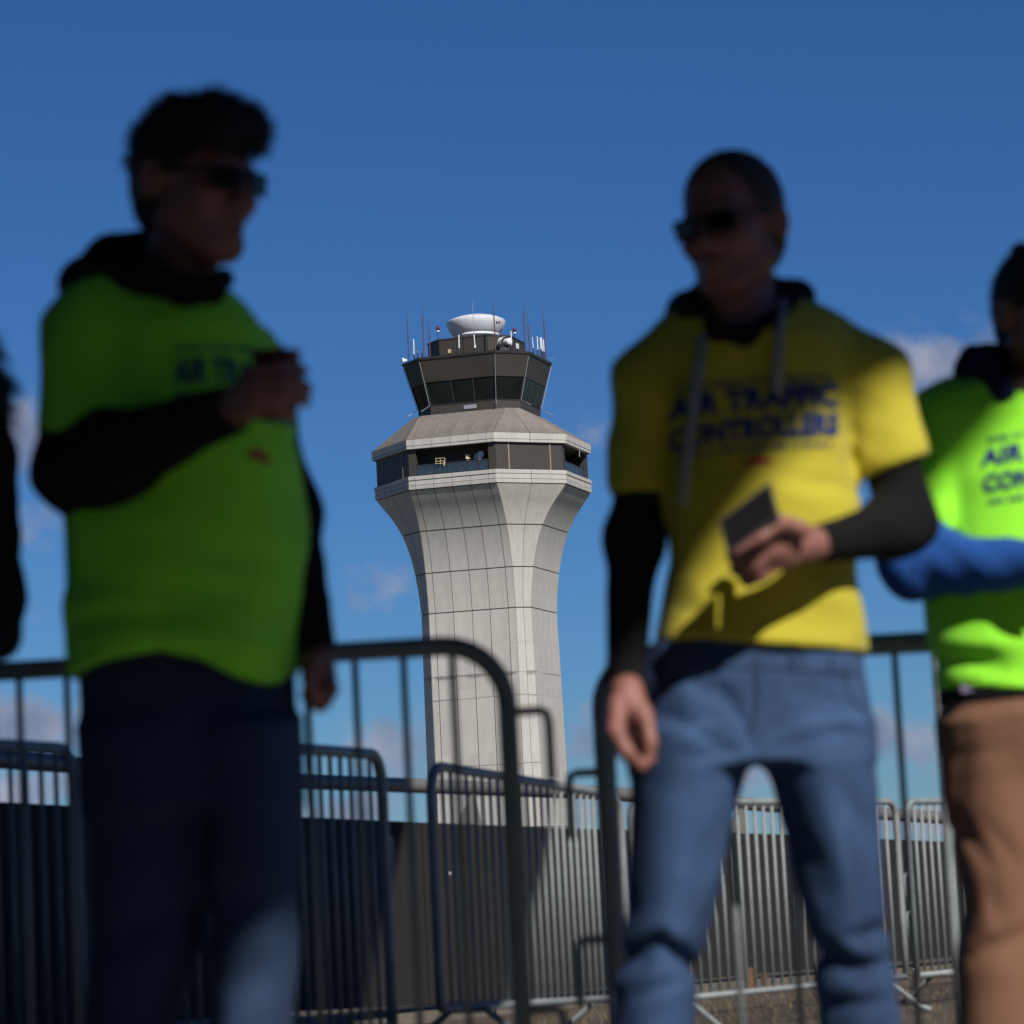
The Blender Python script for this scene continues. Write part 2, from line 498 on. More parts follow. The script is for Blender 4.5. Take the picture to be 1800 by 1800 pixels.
    def roof_panel(mb, k, u0, u1, g=.02):
        e = g / (WF * U) if k % 2 == 0 else g / 4
        q = [rp(k, u0 + e, .008), rp(k, u1 - e, .008), rp(k, u1 - e, .995), rp(k, u0 + e, .995)]
        lo = [rp(k, u0 + e, .008, -.15), rp(k, u1 - e, .008, -.15), rp(k, u1 - e, .995, -.15), rp(k, u0 + e, .995, -.15)]
        mb.add(q + lo, [(0, 1, 2, 3), (7, 6, 5, 4), (0, 4, 5, 1), (3, 2, 6, 7), (0, 3, 7, 4), (1, 5, 6, 2)])
    rest = MB()
    for k in range(8):
        cols = colsW if k % 2 == 0 else (0, .5, 1)
        for j in range(len(cols) - 1):
            if k in vis:
                mb = MB(); roof_panel(mb, k, cols[j], cols[j + 1]); mb.build('roof_panel', 'roof_concrete', root)
            else: roof_panel(rest, k, cols[j], cols[j + 1])
    tag(rest.build('rear_roof', 'roof_concrete', root), kind='stuff')
    mb = MB()
    for k in range(8):
        mb.add([rp(k, 0, 0, -.1), rp(k, 1, 0, -.1), rp(k, 1, 1, -.1), rp(k, 0, 1, -.1)], [(0, 1, 2, 3)])
    mb.build('roof_backing', 'sealant', root)
    # --- recessed storey between ledge and roof
    y0, y1, wW = 776.5, 824, 130
    zt, zb = zat(775, WF, wW), zat(825, WF, wW)
    def wallpiece(name, mt, k, u0, u1, off=0., th=.5, za=zb, zc=zt, wF=WF, w=wW):
        a, b, n = face(k, wF, w)
        p0, p1 = a + (b - a) * u0 + n * off, a + (b - a) * u1 + n * off
        q0, q1 = p0 - n * th, p1 - n * th
        return MB().add([(*p0, za), (*p1, za), (*q1, za), (*q0, za), (*p0, zc), (*p1, zc), (*q1, zc), (*q0, zc)],
                        [(3, 2, 1, 0), (4, 5, 6, 7), (0, 1, 5, 4), (1, 2, 6, 5), (2, 3, 7, 6), (3, 0, 4, 7)]).build(name, mt, root)
    for k in (0, 2, 4, 6):
        wallpiece('pillar', 'bronze', k, 0, .085)
        wallpiece('pillar', 'bronze', k, .915, 1)
    for k in (1, 3, 5, 7):
        wallpiece('wall_panel', 'bronze', k, 0, .18)
        wallpiece('wall_panel', 'bronze', k, .20, .80, -.02)
        wallpiece('wall_panel', 'bronze', k, .82, 1)
        wallpiece('wall_strip', 'pilaster', k, .18, .20, .03)
        wallpiece('wall_strip', 'pilaster', k, .80, .82, .03)
    mb = MB()
    za, zc = zb - .2, zt + .4
    rg = [face(k, WF, 78)[0] for k in range(8)]
    mb.add([(*p, za) for p in rg] + [(*p, zc) for p in rg], [(k, (k + 1) % 8, 8 + (k + 1) % 8, 8 + k) for k in range(8)])
    mb.build('inner_wall', 'bronze_dark', root)
    for k in (0, 2):
        np_ = 7
        for j in range(np_):
            u0, u1 = .085 + .83 * j / np_, .085 + .83 * (j + 1) / np_
            wallpiece('railing_pane', 'rail_glass', k, u0 + .004, u1 - .004, -.15, .04, zb + .12, zb + .95)
            wallpiece('railing_post', 'bronze_dark', k, u1 - .004, u1 + .004, -.12, .08, zb, zb + .98)
        wallpiece('railing_bar', 'bronze_dark', k, .085, .915, -.12, .1, zb + .955, zb + 1.01)
    # things mounted on the balcony
    a, b, n = face(0, WF, wW)
    yb = (a + (b - a) * .5)[1] + .25
    def B(px, py, dy=0): return P(px, py, yb + dy)
    mb = MB(); c = B(844, 801)
    mb.lathe([(0.0, -.10), (.2, -.07), (.34, -.01), (.41, .06), (.40, .08), (.33, .02), (.2, -.04), (0, -.07)], c, 20, (-.45, -.8, .35))
    dish = mb.build('dish', 'white_paint', root, True)
    mb = MB(); mb.tube([B(845.5, 812), c + (0, .1, 0)], .04); mb.tube([B(834, 810), B(838, 797), B(843, 803, -.5)], .04)
    mb.build('dish_arm', 'grey_metal', dish)
    mb = MB(); mb.lathe([(0.0, -.10), (.2, -.05), (.32, .06), (.3, .08), (0, -.06)], B(836.5, 803, .3), 16, (-.9, -.3, .2)); mb.build('dish', 'white_paint', root, True)
    mb = MB(); c = B(822, 803); mb.obox(c, (.17, .05, 0), (-.03, .12, 0), (0, 0, .2)); mb.tube([B(822.5, 813), c], .04); mb.build('sensor_box', 'tan', root)
    mb = MB()
    for yy in (806, 811, 815): mb.tube([B(766, yy), B(782, yy - 1)], .024)
    for xx in (766, 774, 782): mb.tube([B(xx, 816), B(xx, 805)], .024)
    mb.tube([B(780.5, 819), B(780.5, 811)], .05)
    mb.build('instrument_frame', 'tan', root)
    mb = MB(); mb.lathe([(0, .12), (.1, .08), (.12, 0), (.1, -.06), (0, -.06)], B(802.6, 814), 12); mb.build('dome_camera', 'white_paint', root, True)
    a, b, n = face(2, WF, wW)
    q = a + (b - a) * .55
    mb = MB(); mb.tube([P(1018.5, 803, q[1]), P(1018.5, 782, q[1])], .04); mb.build('pole', 'grey_metal', root)
    # --- cab: base wall, leaning glass, leaning parapet
    cabw = lambda y: (120 + (138 - 120) * (702 - y) / 86, 49 + (67 - 49) * (702 - y) / 86)
    def lean(name, mt, k, y0, y1, u0, u1, off=0., th=.2, parent=root):
        (F0, C0), (F1, C1) = cabw(y0), cabw(y1)
        if y1 > 702: F1, C1 = 120, 49
        if y0 > 702: F0, C0 = 120, 49
        z0, z1 = zat(y0, F0, C0), zat(y1, F1, C1)
        (a0, b0, n), (a1, b1, _) = face(k, F0, C0), face(k, F1, C1)
        q = [a1 + (b1 - a1) * u0 + n * off, a1 + (b1 - a1) * u1 + n * off, a0 + (b0 - a0) * u1 + n * off, a0 + (b0 - a0) * u0 + n * off]
        zq = [z1, z1, z0, z0]
        v = [(*p, z) for p, z in zip(q, zq)] + [(*(p - n * th), z) for p, z in zip(q, zq)]
        return MB().add(v, [(0, 1, 2, 3), (7, 6, 5, 4), (0, 4, 5, 1), (3, 2, 6, 7), (0, 3, 7, 4), (1, 5, 6, 2)]).build(name, mt, parent)
    for k in range(8):
        lean('base_wall', 'bronze', k, 702, 722, 0, 1)
        lean('parapet_panel', 'bronze', k, 619.5, 660, 0, 1, .012)
        lean('roof_trim', 'bronze_dark', k, 615, 619.4, 0, 1, .09, .5)
        div = (0, .36, .68, 1) if k % 2 == 0 else ((0, 1) if k in (1, 5) else (0, .55, 1))
        for j in range(len(div) - 1):
            lean('window_pane', 'cab_glass', k, 660.4, 701.6, div[j] + (.006 if j else .012), div[j + 1] - .006, -.06, .04)
        for u in div[1:-1]:
            lean('mullion', 'bronze_dark', k, 660.4, 701.6, u - .006, u + .006, 0, .15)
        lean('mullion', 'bronze_dark', k, 660.4, 701.6, 0, .011, 0, .15)
        lean('sill', 'bronze_dark', k, 700.6, 702, 0, 1, .05, .2)
    mb = MB()
    F0, C0 = cabw(617); zc = zat(619, F0, C0)
    rg = [face(k, F0 - 2, C0)[0] for k in range(8)]
    mb.add([(*p, zc) for p in rg], [tuple(range(8))])
    mb.build('cab_roof', 'bronze_dark', root)
    mb = MB()
    zc = zat(700, 120, 49)
    rg = [face(k, 60, 30)[0] for k in range(8)]
    mb.add([(*p, zc - .3) for p in rg] + [(*p, zc + .55) for p in rg], [(k, (k + 1) % 8, 8 + (k + 1) % 8, 8 + k) for k in range(8)] + [tuple(8 + k for k in range(8))])
    mb.build('console', 'bronze_dark', root)
    a, b, n = face(0, 120, 49)
    q = a + (b - a) * .56 + n * .05
    mb = MB(); c = P(827, 715, q[1]); mb.obox(c, (.55, -.16, 0), (-.03, -.1, 0), (0, 0, .17)); mb.build('air_unit', 'grey_metal', root)
    # white conductors running down the corners and over the roof edge
    for k, ex in ((0, (-.3, 0)), (1, (-.5, 0)), (2, (.8, 0)), (3, (.5, 0)), (7, (-.2, 0))):
        pts = []
        for y in (623, 660, 702):
            F0, C0 = cabw(y)
            a, b, n = face(k, F0, C0)
            o = (a - C); o = o / np.linalg.norm(o) * .09
            pts.append((a[0] + o[0], a[1] + o[1], zat(y, F0, C0)))
        a, b, n = face(k, 120, 49)
        o = a - C; o /= np.linalg.norm(o)
        pts.append((a[0] + o[0] * .9 + ex[0] * .4, a[1] + o[1] * .9, zat(712, 120, 49) - .05))
        MB().tube(pts, .030, 6).build('conductor', 'grey_metal', root)
    # --- penthouse, radome and roof gear
    pF, pC = 89, 45
    zp0, zp1 = zat(619, *cabw(617)) - .1, P(871, 589, face(0, pF, pC)[1][1])[2]
    for k in range(8):
        a, b, n = face(k, pF, pC)
        cuts = (0, .36, .72, 1) if k % 2 == 0 else (0, 1)
        for j in range(len(cuts) - 1):
            p0, p1 = a + (b - a) * (cuts[j] + .006), a + (b - a) * (cuts[j + 1] - .006)
            v = [(*p0, zp0), (*p1, zp0), (*(p1 - n * .15), zp0), (*(p0 - n * .15), zp0), (*p0, zp1), (*p1, zp1), (*(p1 - n * .15), zp1), (*(p0 - n * .15), zp1)]
            MB().add(v, [(3, 2, 1, 0), (4, 5, 6, 7), (0, 1, 5, 4), (1, 2, 6, 5), (2, 3, 7, 6), (3, 0, 4, 7)]).build('penthouse_panel', 'bronze', root)
    mb = MB()
    rg = [face(k, pF - 2, pC)[0] for k in range(8)]; rg2 = [face(k, pF + 2, pC)[0] for k in range(8)]
    mb.add([(*p, zp0) for p in rg] + [(*p, zp1 - .02) for p in rg], [(k, (k + 1) % 8, 8 + (k + 1) % 8, 8 + k) for k in range(8)])
    mb.add([(*p, zp1 + .002) for p in rg2] + [(*p, zp1 + .12) for p in rg2], [(k, (k + 1) % 8, 8 + (k + 1) % 8, 8 + k) for k in range(8)] + [tuple(8 + k for k in range(8)), tuple(range(7, -1, -1))])
    mb.build('penthouse_roof', 'bronze_dark', root)
    rc = P(836.5, 566.5, TD - .4)
    R = 52 * U * 1.01
    rd = MB().lathe([(R * .985, .06), (R, 0), (R * .995, -3 * U), (R * .975, -7 * U), (R * .935, -12 * U), (R * .87, -18 * U), (R * .79, -23 * U), (R * .74, -25 * U)], rc, 64).build('radome', 'radome', root, True)
    MB().lathe([(0, 13 * U), (R * .2, 12.6 * U), (R * .42, 11.2 * U), (R * .62, 8.9 * U), (R * .8, 5.8 * U), (R * .92, 2.9 * U), (R * .99, .4 * U), (R * 1.006, .05 * U), (R * 1.0, -.6 * U), (R * .97, -.5 * U)], rc, 64).build('radome_cap', 'radome', rd, True)
    MB().lathe([(0, -24 * U), (R * .78, -24 * U), (R * .78, -27.5 * U), (R * .72, -28 * U), (R * .6, zp1 - rc[2]), (0, zp1 - rc[2])], rc, 48).build('radome_base', 'white_paint', rd, True)
    pc = P(886, 586, TD + 1.5)
    MB().box((pc[0] - .6, pc[1] - .6, zp1 + .1), (pc[0] + .75, pc[1] + .6, zp1 + .62)).build('roof_box', 'grey_metal', root)
    # perimeter of the cab roof: depth for a given photo column
    def rim(px, py, inset=.94):
        best = None
        for k in (7, 0, 1, 2):
            F0, C0 = cabw(617)
            a, b, n = face(k, F0, C0)
            for i in range(41):
                q = C + ((a + (b - a) * i / 40) - C) * inset
                x = P(px, py, q[1])[0]
                e = abs(x - q[0])
                if best is None or e < best[0]: best = (e, q[1])
        return best[1]
    zroof = zat(619, *cabw(617))
    for (xb, yb_, xt, yt, x2, y2) in ((718.5, 631, 716, 565, 715.4, 543), (745.5, 624, 742.7, 557, 742.3, 537), (756, 624, 754, 579, 753, 560), (871, 614, 867.7, 546, 867, 526),
                                     (923.5, 614, 920, 547, 919.5, 527), (931.6, 616, 928, 569, 926.5, 548), (960, 626, 955.4, 561, 953.6, 540)):
        Y = rim(xb, yb_)
        p = P(xb, yb_, Y)
        MB().tube([(p[0], Y, min(p[2], zroof) - .2), P(xt, yt, Y)], .055, 6).build('antenna', 'mast', root)
        MB().tube([P(xt, yt, Y), P(x2, y2, Y)], .022, 5).build('antenna_tip', 'mast', root)
    for (xb, yb_, xm, ym, xt, yt, r) in ((728.5, 629, 728, 623, 727, 596, .07), (733.6, 627, 733.7, 620, 734, 609, .03), (741.8, 625, 741.8, 620, 741.8, 613, .03), (807, 620, 807, 612, 806.4, 588.5, .055),
                                        (835, 615.5, 835, 611, 833, 588, .045), (899, 610, 899, 606, 898, 582, .05), (937.4, 618, 937.4, 612, 935.7, 592.7, .035), (945.5, 620, 945.3, 614.7, 944.2, 591.6, .05),
                                        (951, 620, 950.7, 613.6, 949.6, 593, .055), (953.6, 623, 953.3, 617, 951.7, 593.8, .055), (956.5, 623, 956.3, 618, 955, 597, .05)):
        Y = rim(xb, yb_, .93)
        p = P(xb, yb_, Y)
        MB().tube([(p[0], Y, min(p[2], zroof) - .2), P(xm, ym, Y)], .06, 6).build('antenna_mount', 'bronze_dark', root)
        MB().tube([P(xm, ym, Y), P(xt, yt, Y)], r, 6).build('whip_antenna', 'white_paint', root)
    Y = rim(835, 615, .93)
    MB().tube([P(833, 588, Y), P(830.5, 540, Y), P(829.5, 529, Y)], .022, 5).build('antenna_tip', 'grey_metal', root)
    MB().lathe([(.03, .25), (.11, 0), (.08, -.06), (0, -.06)], P(835, 610.5, Y), 10).build('antenna_cone', 'white_paint', root)
    for (x, yb_, yt, Y) in ((769.8, 606, 581, TD - 1.5), (904.7, 600, 584, TD - .5)):
        MB().tube([P(x, yb_, Y), P(x, yt, Y)], .035, 6).build('lamp_pole', 'bronze_dark', root)
        lp = MB().lathe([(0, .42), (.12, .40), (.17, .28), (.17, .05), (.12, 0), (0, 0)], P(x, yt, Y), 12).build('beacon', 'red_lamp', root, True)
        MB().lathe([(0, 0), (.13, 0), (.13, -.12), (0, -.12)], P(x, yt, Y), 12).build('beacon_base', 'white_paint', lp)
    Y = face(1, pF, pC)[0][1] - .1
    mb = MB(); mb.tube([P(875.6, 592, Y), P(875.6, 571.5, Y)], .03, 6); mb.tube([P(873.3, 569, Y), P(874, 571, Y), P(877, 571, Y), P(877.8, 569, Y)], .03, 6)
    mb.build('lamp_pole', 'grey_metal', root)
    for x in (873.4, 877.7):
        MB().lathe([(0, .14), (.07, .11), (.085, 0), (.07, -.09), (0, -.1)], P(x, 567, Y), 10).build('obstruction_light', 'red_lamp', root, True)
    # searchlight housing facing right-front
    ax = np.array([.55, -.8, -.05])
    Y = face(1, pF, pC)[0][1] - .5
    c = P(888.5, 603, Y)
    sb = MB().lathe([(0, -.55), (.52, -.55), (.56, -.3), (.56, .15), (.53, .2), (.47, .1), (0, .05)], c, 28, ax).build('searchlight', 'bronze_dark', root, True)
    for o in (-.42, -.22, -.02): MB().lathe([(.555, o), (.585, o + .02), (.585, o + .05), (.555, o + .07)], c, 28, ax).build('housing_ring', 'grey_metal', sb)
    MB().lathe([(.30, -.1), (.30, .5), (.27, .56), (0, .58)], c + ax * .1 + np.array([.02, 0, .08]), 24, ax).build('searchlight_lens', 'white_paint', sb, True)
    MB().box((c[0] - .5, c[1] - .3, zroof - .1), (c[0] + .55, c[1] + .4, c[2] - .35)).build('searchlight_base', 'bronze_dark', sb)
    a, b, n = face(2, pF, pC)
    q = a + (b - a) * .45 + n * .05
    MB().obox(P(909.3, 608.5, q[1]), (.10, .24, 0), (.04, -.02, 0), (0, 0, .24)).build('hatch', 'white_paint', root)
    Y = face(0, pF, pC)[0][1] - .2
    MB().obox(P(790.7, 617.5, Y), (.13, -.03, 0), (.03, .12, 0), (0, 0, .16)).build('junction_box', 'tan', root)
    Y = rim(712, 634, .98)
    MB().lathe([(.0, .42), (.08, .4), (.26, 0), (.25, -.04), (0, -.03)], P(707.5, 634, Y), 14, (1, .2, .06)).build('horn', 'white_paint', root)
    Y = face(3, *cabw(617))[0][1]
    MB().tube([P(967, 629.7, Y), P(975.6, 629.5, Y)], .02, 5).build('lightning_rod', 'grey_metal', root)
    for (x0, yy, x1, k, w) in ((656, 871, 665, 7, 137), (1037, 853, 1048, 3, 137)):
        Y = face(k, WF, w)[0][1]
        MB().tube([P(x0, yy, Y), P(x1, yy - .4, Y)], .02, 5).build('lightning_rod', 'grey_metal', root)
tower()
#@SETTING
# ------------------------------------------------------------------ ground and added light-blocking masses out of view
def wall_line(px):          # the parapet wall runs from left (near) to right (far)
    return 14.3 + (px / 1600) * 5.7
def sheet(name, pts, mt, sub=0):
    o = mesh(name, pts, [tuple(range(len(pts)))], mt)
    tag(o, kind='structure')
    return o
sheet('ground', [(-6000, -3000, -.30), (6000, -3000, -.30), (6000, 9000, -.30), (-6000, 9000, -.30)], 'field')
mb = MB()
mb.add([(-40, -40, 0), (40, -40, 0), (40, 9.5, 0), (-40, 9.5, 0)], [(0, 1, 2, 3)])
mb.add([(-40, 9.5, 0), (40, 9.5, 0), (40, 14.0, -.15), (-40, 14.0, -.15)], [(0, 1, 2, 3)])
tag(mb.build('pavement', 'asphalt'), kind='structure')
mb = MB()
mb.add([(-40, 14.0, -.154), (40, 14.0, -.154), (40, 23, -.16), (-40, 23, -.16)], [(0, 1, 2, 3)])
tag(mb.build('verge', 'dirt'), kind='structure')

# added unseen canopy overhead: outline traced along the sun from the men's shade line
shade = [(190, 1915, 4.25), (300, 1830, 4.28), (520, 1600, 4.3), (1160, 1060, 4.66), (1505, 650, 4.66), (1640, 850, 5.36), (1800, 700, 5.36), (1545, 1285, 5.98), (1650, 1165, 5.98), (1068, 1800, 5.98)]
ZC = 6.0
def up(p):
    t = (ZC - p[2]) / SUN[2]
    return p + SUN * t
edge = [up(P(*q)) for q in shade]
edge_far = [up(np.array([.14, 12.4, .8])), up(P(715, 1450, 16.8)), up(P(620, 1450, 16.5) + np.array([0, 1.2, 0]))]
EDGE = [e[:2] for e in edge]
def canopy():
    root = empty('shade_canopy', (-8, -5, 0))
    PM[root.name] = Matrix.Translation((-8, -5, 0))
    tag(root, 'unseen flat canopy on slim columns, added and shaped to shade the men', 'canopy')
    e = sorted([tuple(map(float, q[:2])) for q in edge] + [tuple(map(float, q[:2])) for q in edge_far], key=lambda q: q[1])
    poly = [(-26, -15.5), (e[0][0] - 1.6, -15.5)] + e + [(e[-1][0], 12.6), (-26, 12.6)]
    n = len(poly)
    t = .10
    mb = MB().add([(*q, ZC) for q in poly] + [(*q, ZC + t) for q in poly], [tuple(range(n - 1, -1, -1)), tuple(range(n, 2 * n))] + [(i, (i + 1) % n, n + (i + 1) % n, n + i) for i in range(n)])
    mb.build('roof_deck', 'soffit', root)
    for x in (-18, -10, -2):
        for y in (-13, -4):
            MB().tube([(x, y, 0), (x, y, ZC)], .22, 16).build('column', 'grey_metal', root)
canopy()
tb = empty('sky_blocker', (-14, -22, 0)); PM[tb.name] = Matrix.Translation((-14, -22, 0))
tag(tb, 'long dark block behind the camera, unseen, added to block sky light', 'building')
MB().box((-30, -28, -.3), (4.5, -16, 13)).build('wall', 'terminal', tb)  # unseen mass added behind the camera to keep sky light off the men
# added to darken the faces: unseen wing stands to the right of the forecourt
MB().box((9.0, -28, -.3), (22, 1.5, 7.5)).build('blocker_wing', 'terminal', tb)
for y in range(-26, 0, 4):
    MB().box((8.93, y, .4), (9.0, y + 3.4, 4.2)).build('window', 'cab_glass', tb)
for x in range(-28, 4, 4):
    MB().box((x, -16.0, .4), (x + 3.4, -15.93, 5.2)).build('window', 'cab_glass', tb)

# ------------------------------------------------------------------ parapet wall with pipe rail
def wpt(px, py, dy=0.0): return P(px, py, wall_line(px) + dy)
def wall():
    root = empty('parapet_wall', wpt(900, 1700) * (1, 1, 0) + (0, 0, -.2))
    PM[root.name] = Matrix.Translation(root.location)
    tag(root, 'low dark ribbed parapet wall with a pipe rail running behind the barriers', 'wall')
    topl = [(-500, 1383), (0, 1410), (600, 1440), (1000, 1456), (1330, 1465), (1600, 1477), (2000, 1494), (2600, 1520)]
    def ty(px): return np.interp(px, [a for a, b in topl], [b for a, b in topl])
    xs = list(range(-500, 2601, 310))
    wd = np.array([-.35, .9, 0]) * .25
    for i in range(len(xs) - 1):
        a, b = xs[i] + .6, xs[i + 1] - .6
        v = []
        for px in (a, b):
            top = wpt(px, ty(px))
            bot = wpt(px, ty(px)); bot[2] = -.06 + .05 * (px < 600)
            bt = top + wd * 1.0; bb = bot + wd
            v += [bot, top, bt, bb]
        MB().add(v, [(0, 4, 5, 1), (1, 5, 6, 2), (2, 6, 7, 3), (3, 7, 4, 0), (0, 1, 2, 3), (7, 6, 5, 4)]).build('wall_panel', 'ribbed', root)
    for (px, py) in ((634, 1140 + 0), (790, 1536), (778, 1610), (780, 1684), (1085, 1543), (1078, 1610), (1272, 1540), (1605, 1600), (1602, 1650), (1604, 1705)):
        if py < 1400: continue
        p = wpt(px, py, -.012)
        MB().lathe([(0, .014), (.008, .012), (.013, 0), (.013, -.03)], p, 10, (.0, -1, 0)).build('bolt', 'bolt', root, True)
    def ry(px): return np.interp(px, [-500, 0, 300, 540, 1040, 1600, 2600], [1302, 1336, 1357, 1374, 1393, 1434, 1500])
    pts = [wpt(px, ry(px), .12) for px in (-500, 0, 300, 540, 800, 1040, 1300, 1600, 2100, 2600)]
    MB().tube(pts, .042, 14).build('rail', 'rail', root, True)
    pts = [wpt(px, ry(px) - 17, .12) for px in (-500, 0, 300, 540, 800, 1040, 1300, 1600, 2100, 2600)]
    for px in (-420, 150, 829, 1300, 1690, 2200):
        s = FPX / wall_line(px)
        c = wpt(px, ty(px), .12)
        rl = wpt(px, ry(px), .12)
        h = rl[2] - c[2]
        v = []
        for dy in (-.03, .03):
            for (dx, z) in ((-.085, 0), (.06, 0), (.035, h * .62), (.02, h - .02), (-.02, h - .02), (-.02, h * .62)):
                v.append((c[0] + dx, c[1] + dy, c[2] + z))
        MB().add(v, [tuple(range(5, -1, -1)), tuple(range(6, 12))] + [(i, (i + 1) % 6, 6 + (i + 1) % 6, 6 + i) for i in range(6)]).build('rail_bracket', 'rail', root)
    # foundation blocks showing under the ribbed panels
    random.seed(5)
    x = -200
    while x < 2300:
        w = random.choice((150, 190, 230))
        a, b = wpt(x + 2, 1760, -.03), wpt(x + w - 2, 1760, -.03)
        f0, f1 = -.20, -.10 + random.uniform(-.012, .012)
        d = wd * 1.2
        v = [(a[0], a[1], f0), (b[0], b[1], f0), (b[0] + d[0], b[1] + d[1], f0), (a[0] + d[0], a[1] + d[1], f0), (a[0], a[1], f1), (b[0], b[1], f1), (b[0] + d[0], b[1] + d[1], f1), (a[0] + d[0], a[1] + d[1], f1)]
        MB().add(v, [(3, 2, 1, 0), (4, 5, 6, 7), (0, 1, 5, 4), (1, 2, 6, 5), (2, 3, 7, 6), (3, 0, 4, 7)]).build('foundation_block', 'block', root)
        x += w
wall()
random.seed(9)
for (px, w, h) in ((1322, .035, .15), (1345, .016, .12)):
    c = wpt(px, 1760, -.32)
    o = MB().box((c[0] - w, c[1] - .03, -.17), (c[0] + w, c[1] + .03, -.16 + h)).build('marker_stake', 'rust')
    tag(o, 'short rusty brown steel stake at the foot of the wall, %s' % ('the broader one' if w > .02 else 'the thinner one'), 'stake')
mb = MB()
for i in range(2600):
    px = random.uniform(900, 1760)
    Y = random.uniform(14.2, wall_line(px) - .1)
    p = P(px, 1700, Y)
    h, a = random.uniform(.015, .055), random.uniform(0, 6.28)
    dx, dy = .004 * math.cos(a), .006 * math.sin(a)
    l = random.uniform(-.05, .05)
    mb.add([(p[0] - dx, Y - dy, -.17), (p[0] + dx, Y + dy, -.17), (p[0] + l, Y + .02, -.16 + h)], [(0, 1, 2)])
tag(mb.build('dry_grass', 'straw'), kind='stuff')

#@BARRIERS
# ------------------------------------------------------------------ crowd barriers
def arc(c, e1, e2, r, a0, a1, n=7):
    return [c + r * (e1 * math.cos(a0 + (a1 - a0) * i / n) + e2 * math.sin(a0 + (a1 - a0) * i / n)) for i in range(n + 1)]
BAR_GROUP = 'steel crowd control barriers set out behind the men'
def barrier(a, b, label, sp=.1, tr=.019, br=.0075, rad=.11, H=1.1, zb=.17, hooks=(), skew=0):
    a, b = np.array(a, float), np.array(b, float)
    g = (a[2] + b[2]) / 2
    Ln = np.linalg.norm((b - a)[:2])
    e = (b - a); e /= np.linalg.norm(e)
    z = np.array([0, 0, 1.])
    nrm = np.array([-e[1], e[0], 0]); nrm /= np.linalg.norm(nrm)
    base = (a + b) / 2
    root = empty('crowd_barrier', base)
    PM[root.name] = Matrix.Translation(base)
    tag(root, label, 'barrier', BAR_GROUP)
    at = lambda u, h: a + e * u + z * h
    top = H - tr
    pts = [at(tr, zb)] + [at(tr, h) for h in (.5,)] + arc(at(tr + rad, top - rad), -e, z, rad, 0, math.pi / 2) + arc(at(Ln - tr - rad, top - rad), z, e, rad, 0, math.pi / 2) + [at(Ln - tr, .5), at(Ln - tr, zb)]
    MB().tube(pts, tr, 12).build('frame', 'steel', root, True)
    MB().tube([at(tr, zb), at(Ln - tr, zb)], tr * .85, 10).build('bottom_rail', 'steel', root, True)
    n = int((Ln - 2 * tr) / sp)
    off = (Ln - n * sp) / 2
    bars = {}
    for i in range(1, n):
        u = off + i * sp
        hh = top
        if u < tr + rad: hh = top - rad + math.sqrt(max(0, rad ** 2 - (tr + rad - u) ** 2))
        if u > Ln - tr - rad: hh = top - rad + math.sqrt(max(0, rad ** 2 - (u - Ln + tr + rad) ** 2))
        key = round(hh, 3)
        p = at(u, zb)
        if key not in bars:
            o = MB().tube([p, p + z * (hh - zb)], br, 8).build('baluster', 'steel', root, True)
            bars[key] = (o, p)
        else:
            o0, p0 = bars[key]
            o = o0.copy(); COL.objects.link(o)
            o.location = o0.location + Vector(p - p0)
    for u in (.32, Ln - .32):
        c = at(u, 0)
        pts = [c + nrm * -.30 + z * .012, c + nrm * -.24 + z * .03, c + nrm * -.07 + z * (zb - .01), c + nrm * .07 + z * (zb - .01), c + nrm * .24 + z * .03, c + nrm * .30 + z * .012]
        MB().tube(pts, .014, 8).build('foot', 'steel', root, True)
    for (side, h) in hooks:
        u = Ln - tr if side > 0 else tr
        c = at(u, h)
        s = e * (.075 * side)
        pts = [c, c + s * .8, c + s * .95 + z * -.005, c + s + z * -.025, c + s + z * -.13]
        MB().tube(pts, .0085, 8).build('hook', 'steel', root, True)
    return root
def gp(px, py, Y, z=0.0):
    p = P(px, py, Y); p[2] = z; return p
pA = gp(910, 1250, 5.52)
barrier(pA + (-2.5, .22, 0), pA, 'barrier directly behind the man in the lime tee, its round right corner clear of him', .091, .0185, .0068, .115, H=1.112, hooks=((1, .965), (1, .42)))
pA2 = gp(1043, 1300, 5.98)
barrier(pA2, pA2 + (2.5, .02, 0), 'barrier directly behind the man in the yellow tee, rail showing right of his hip', .116, .0215, .007, .10, H=1.108, hooks=((-1, .86), (-1, .53)))
b1 = gp(136, 1400, 8.65)
barrier(b1 + (-.66, -2.4, 0), b1, 'shaded barrier at the left edge of the photo, ending left of the dark jeans', .10, .019, .0075, .10)
b2 = gp(676, 1420, 10.15)
barrier(b2 + (-.66, -2.4, 0), b2, 'shaded barrier receding past the right hip of the man with the cup', .10, .019, .0075, .10, hooks=((1, .8),))
b3, b4 = gp(757, 1450, 11.3), gp(1092, 1430, 13.7, -.10)
barrier(b3, b4, 'barrier in front of the foot of the control tower, half in the sun', .093, .019, .0075, .12, hooks=())
c1, c2 = gp(1108, 1500, 13.8, -.13), gp(1600, 1500, 15.9, -.16)
d = (c2 - c1); d = d / np.linalg.norm(d)
barrier(c1, c1 + d * 2.5, 'sunlit barrier seen between the legs of the blue jeans', .08, .018, .0082, .08)
barrier(c1 + d * 2.58, c1 + d * 5.1, 'sunlit barrier whose left end shows just left of the brown trousers', .08, .018, .0082, .08, hooks=((-1, .7), (-1, .5)))
p5 = gp(1650, 1300, 7.5)
barrier(p5, p5 + (1.6, 1.8, 0), 'barrier whose steel end post stands beside the brown trousers', .105, .0115, .007, .06, H=1.3)
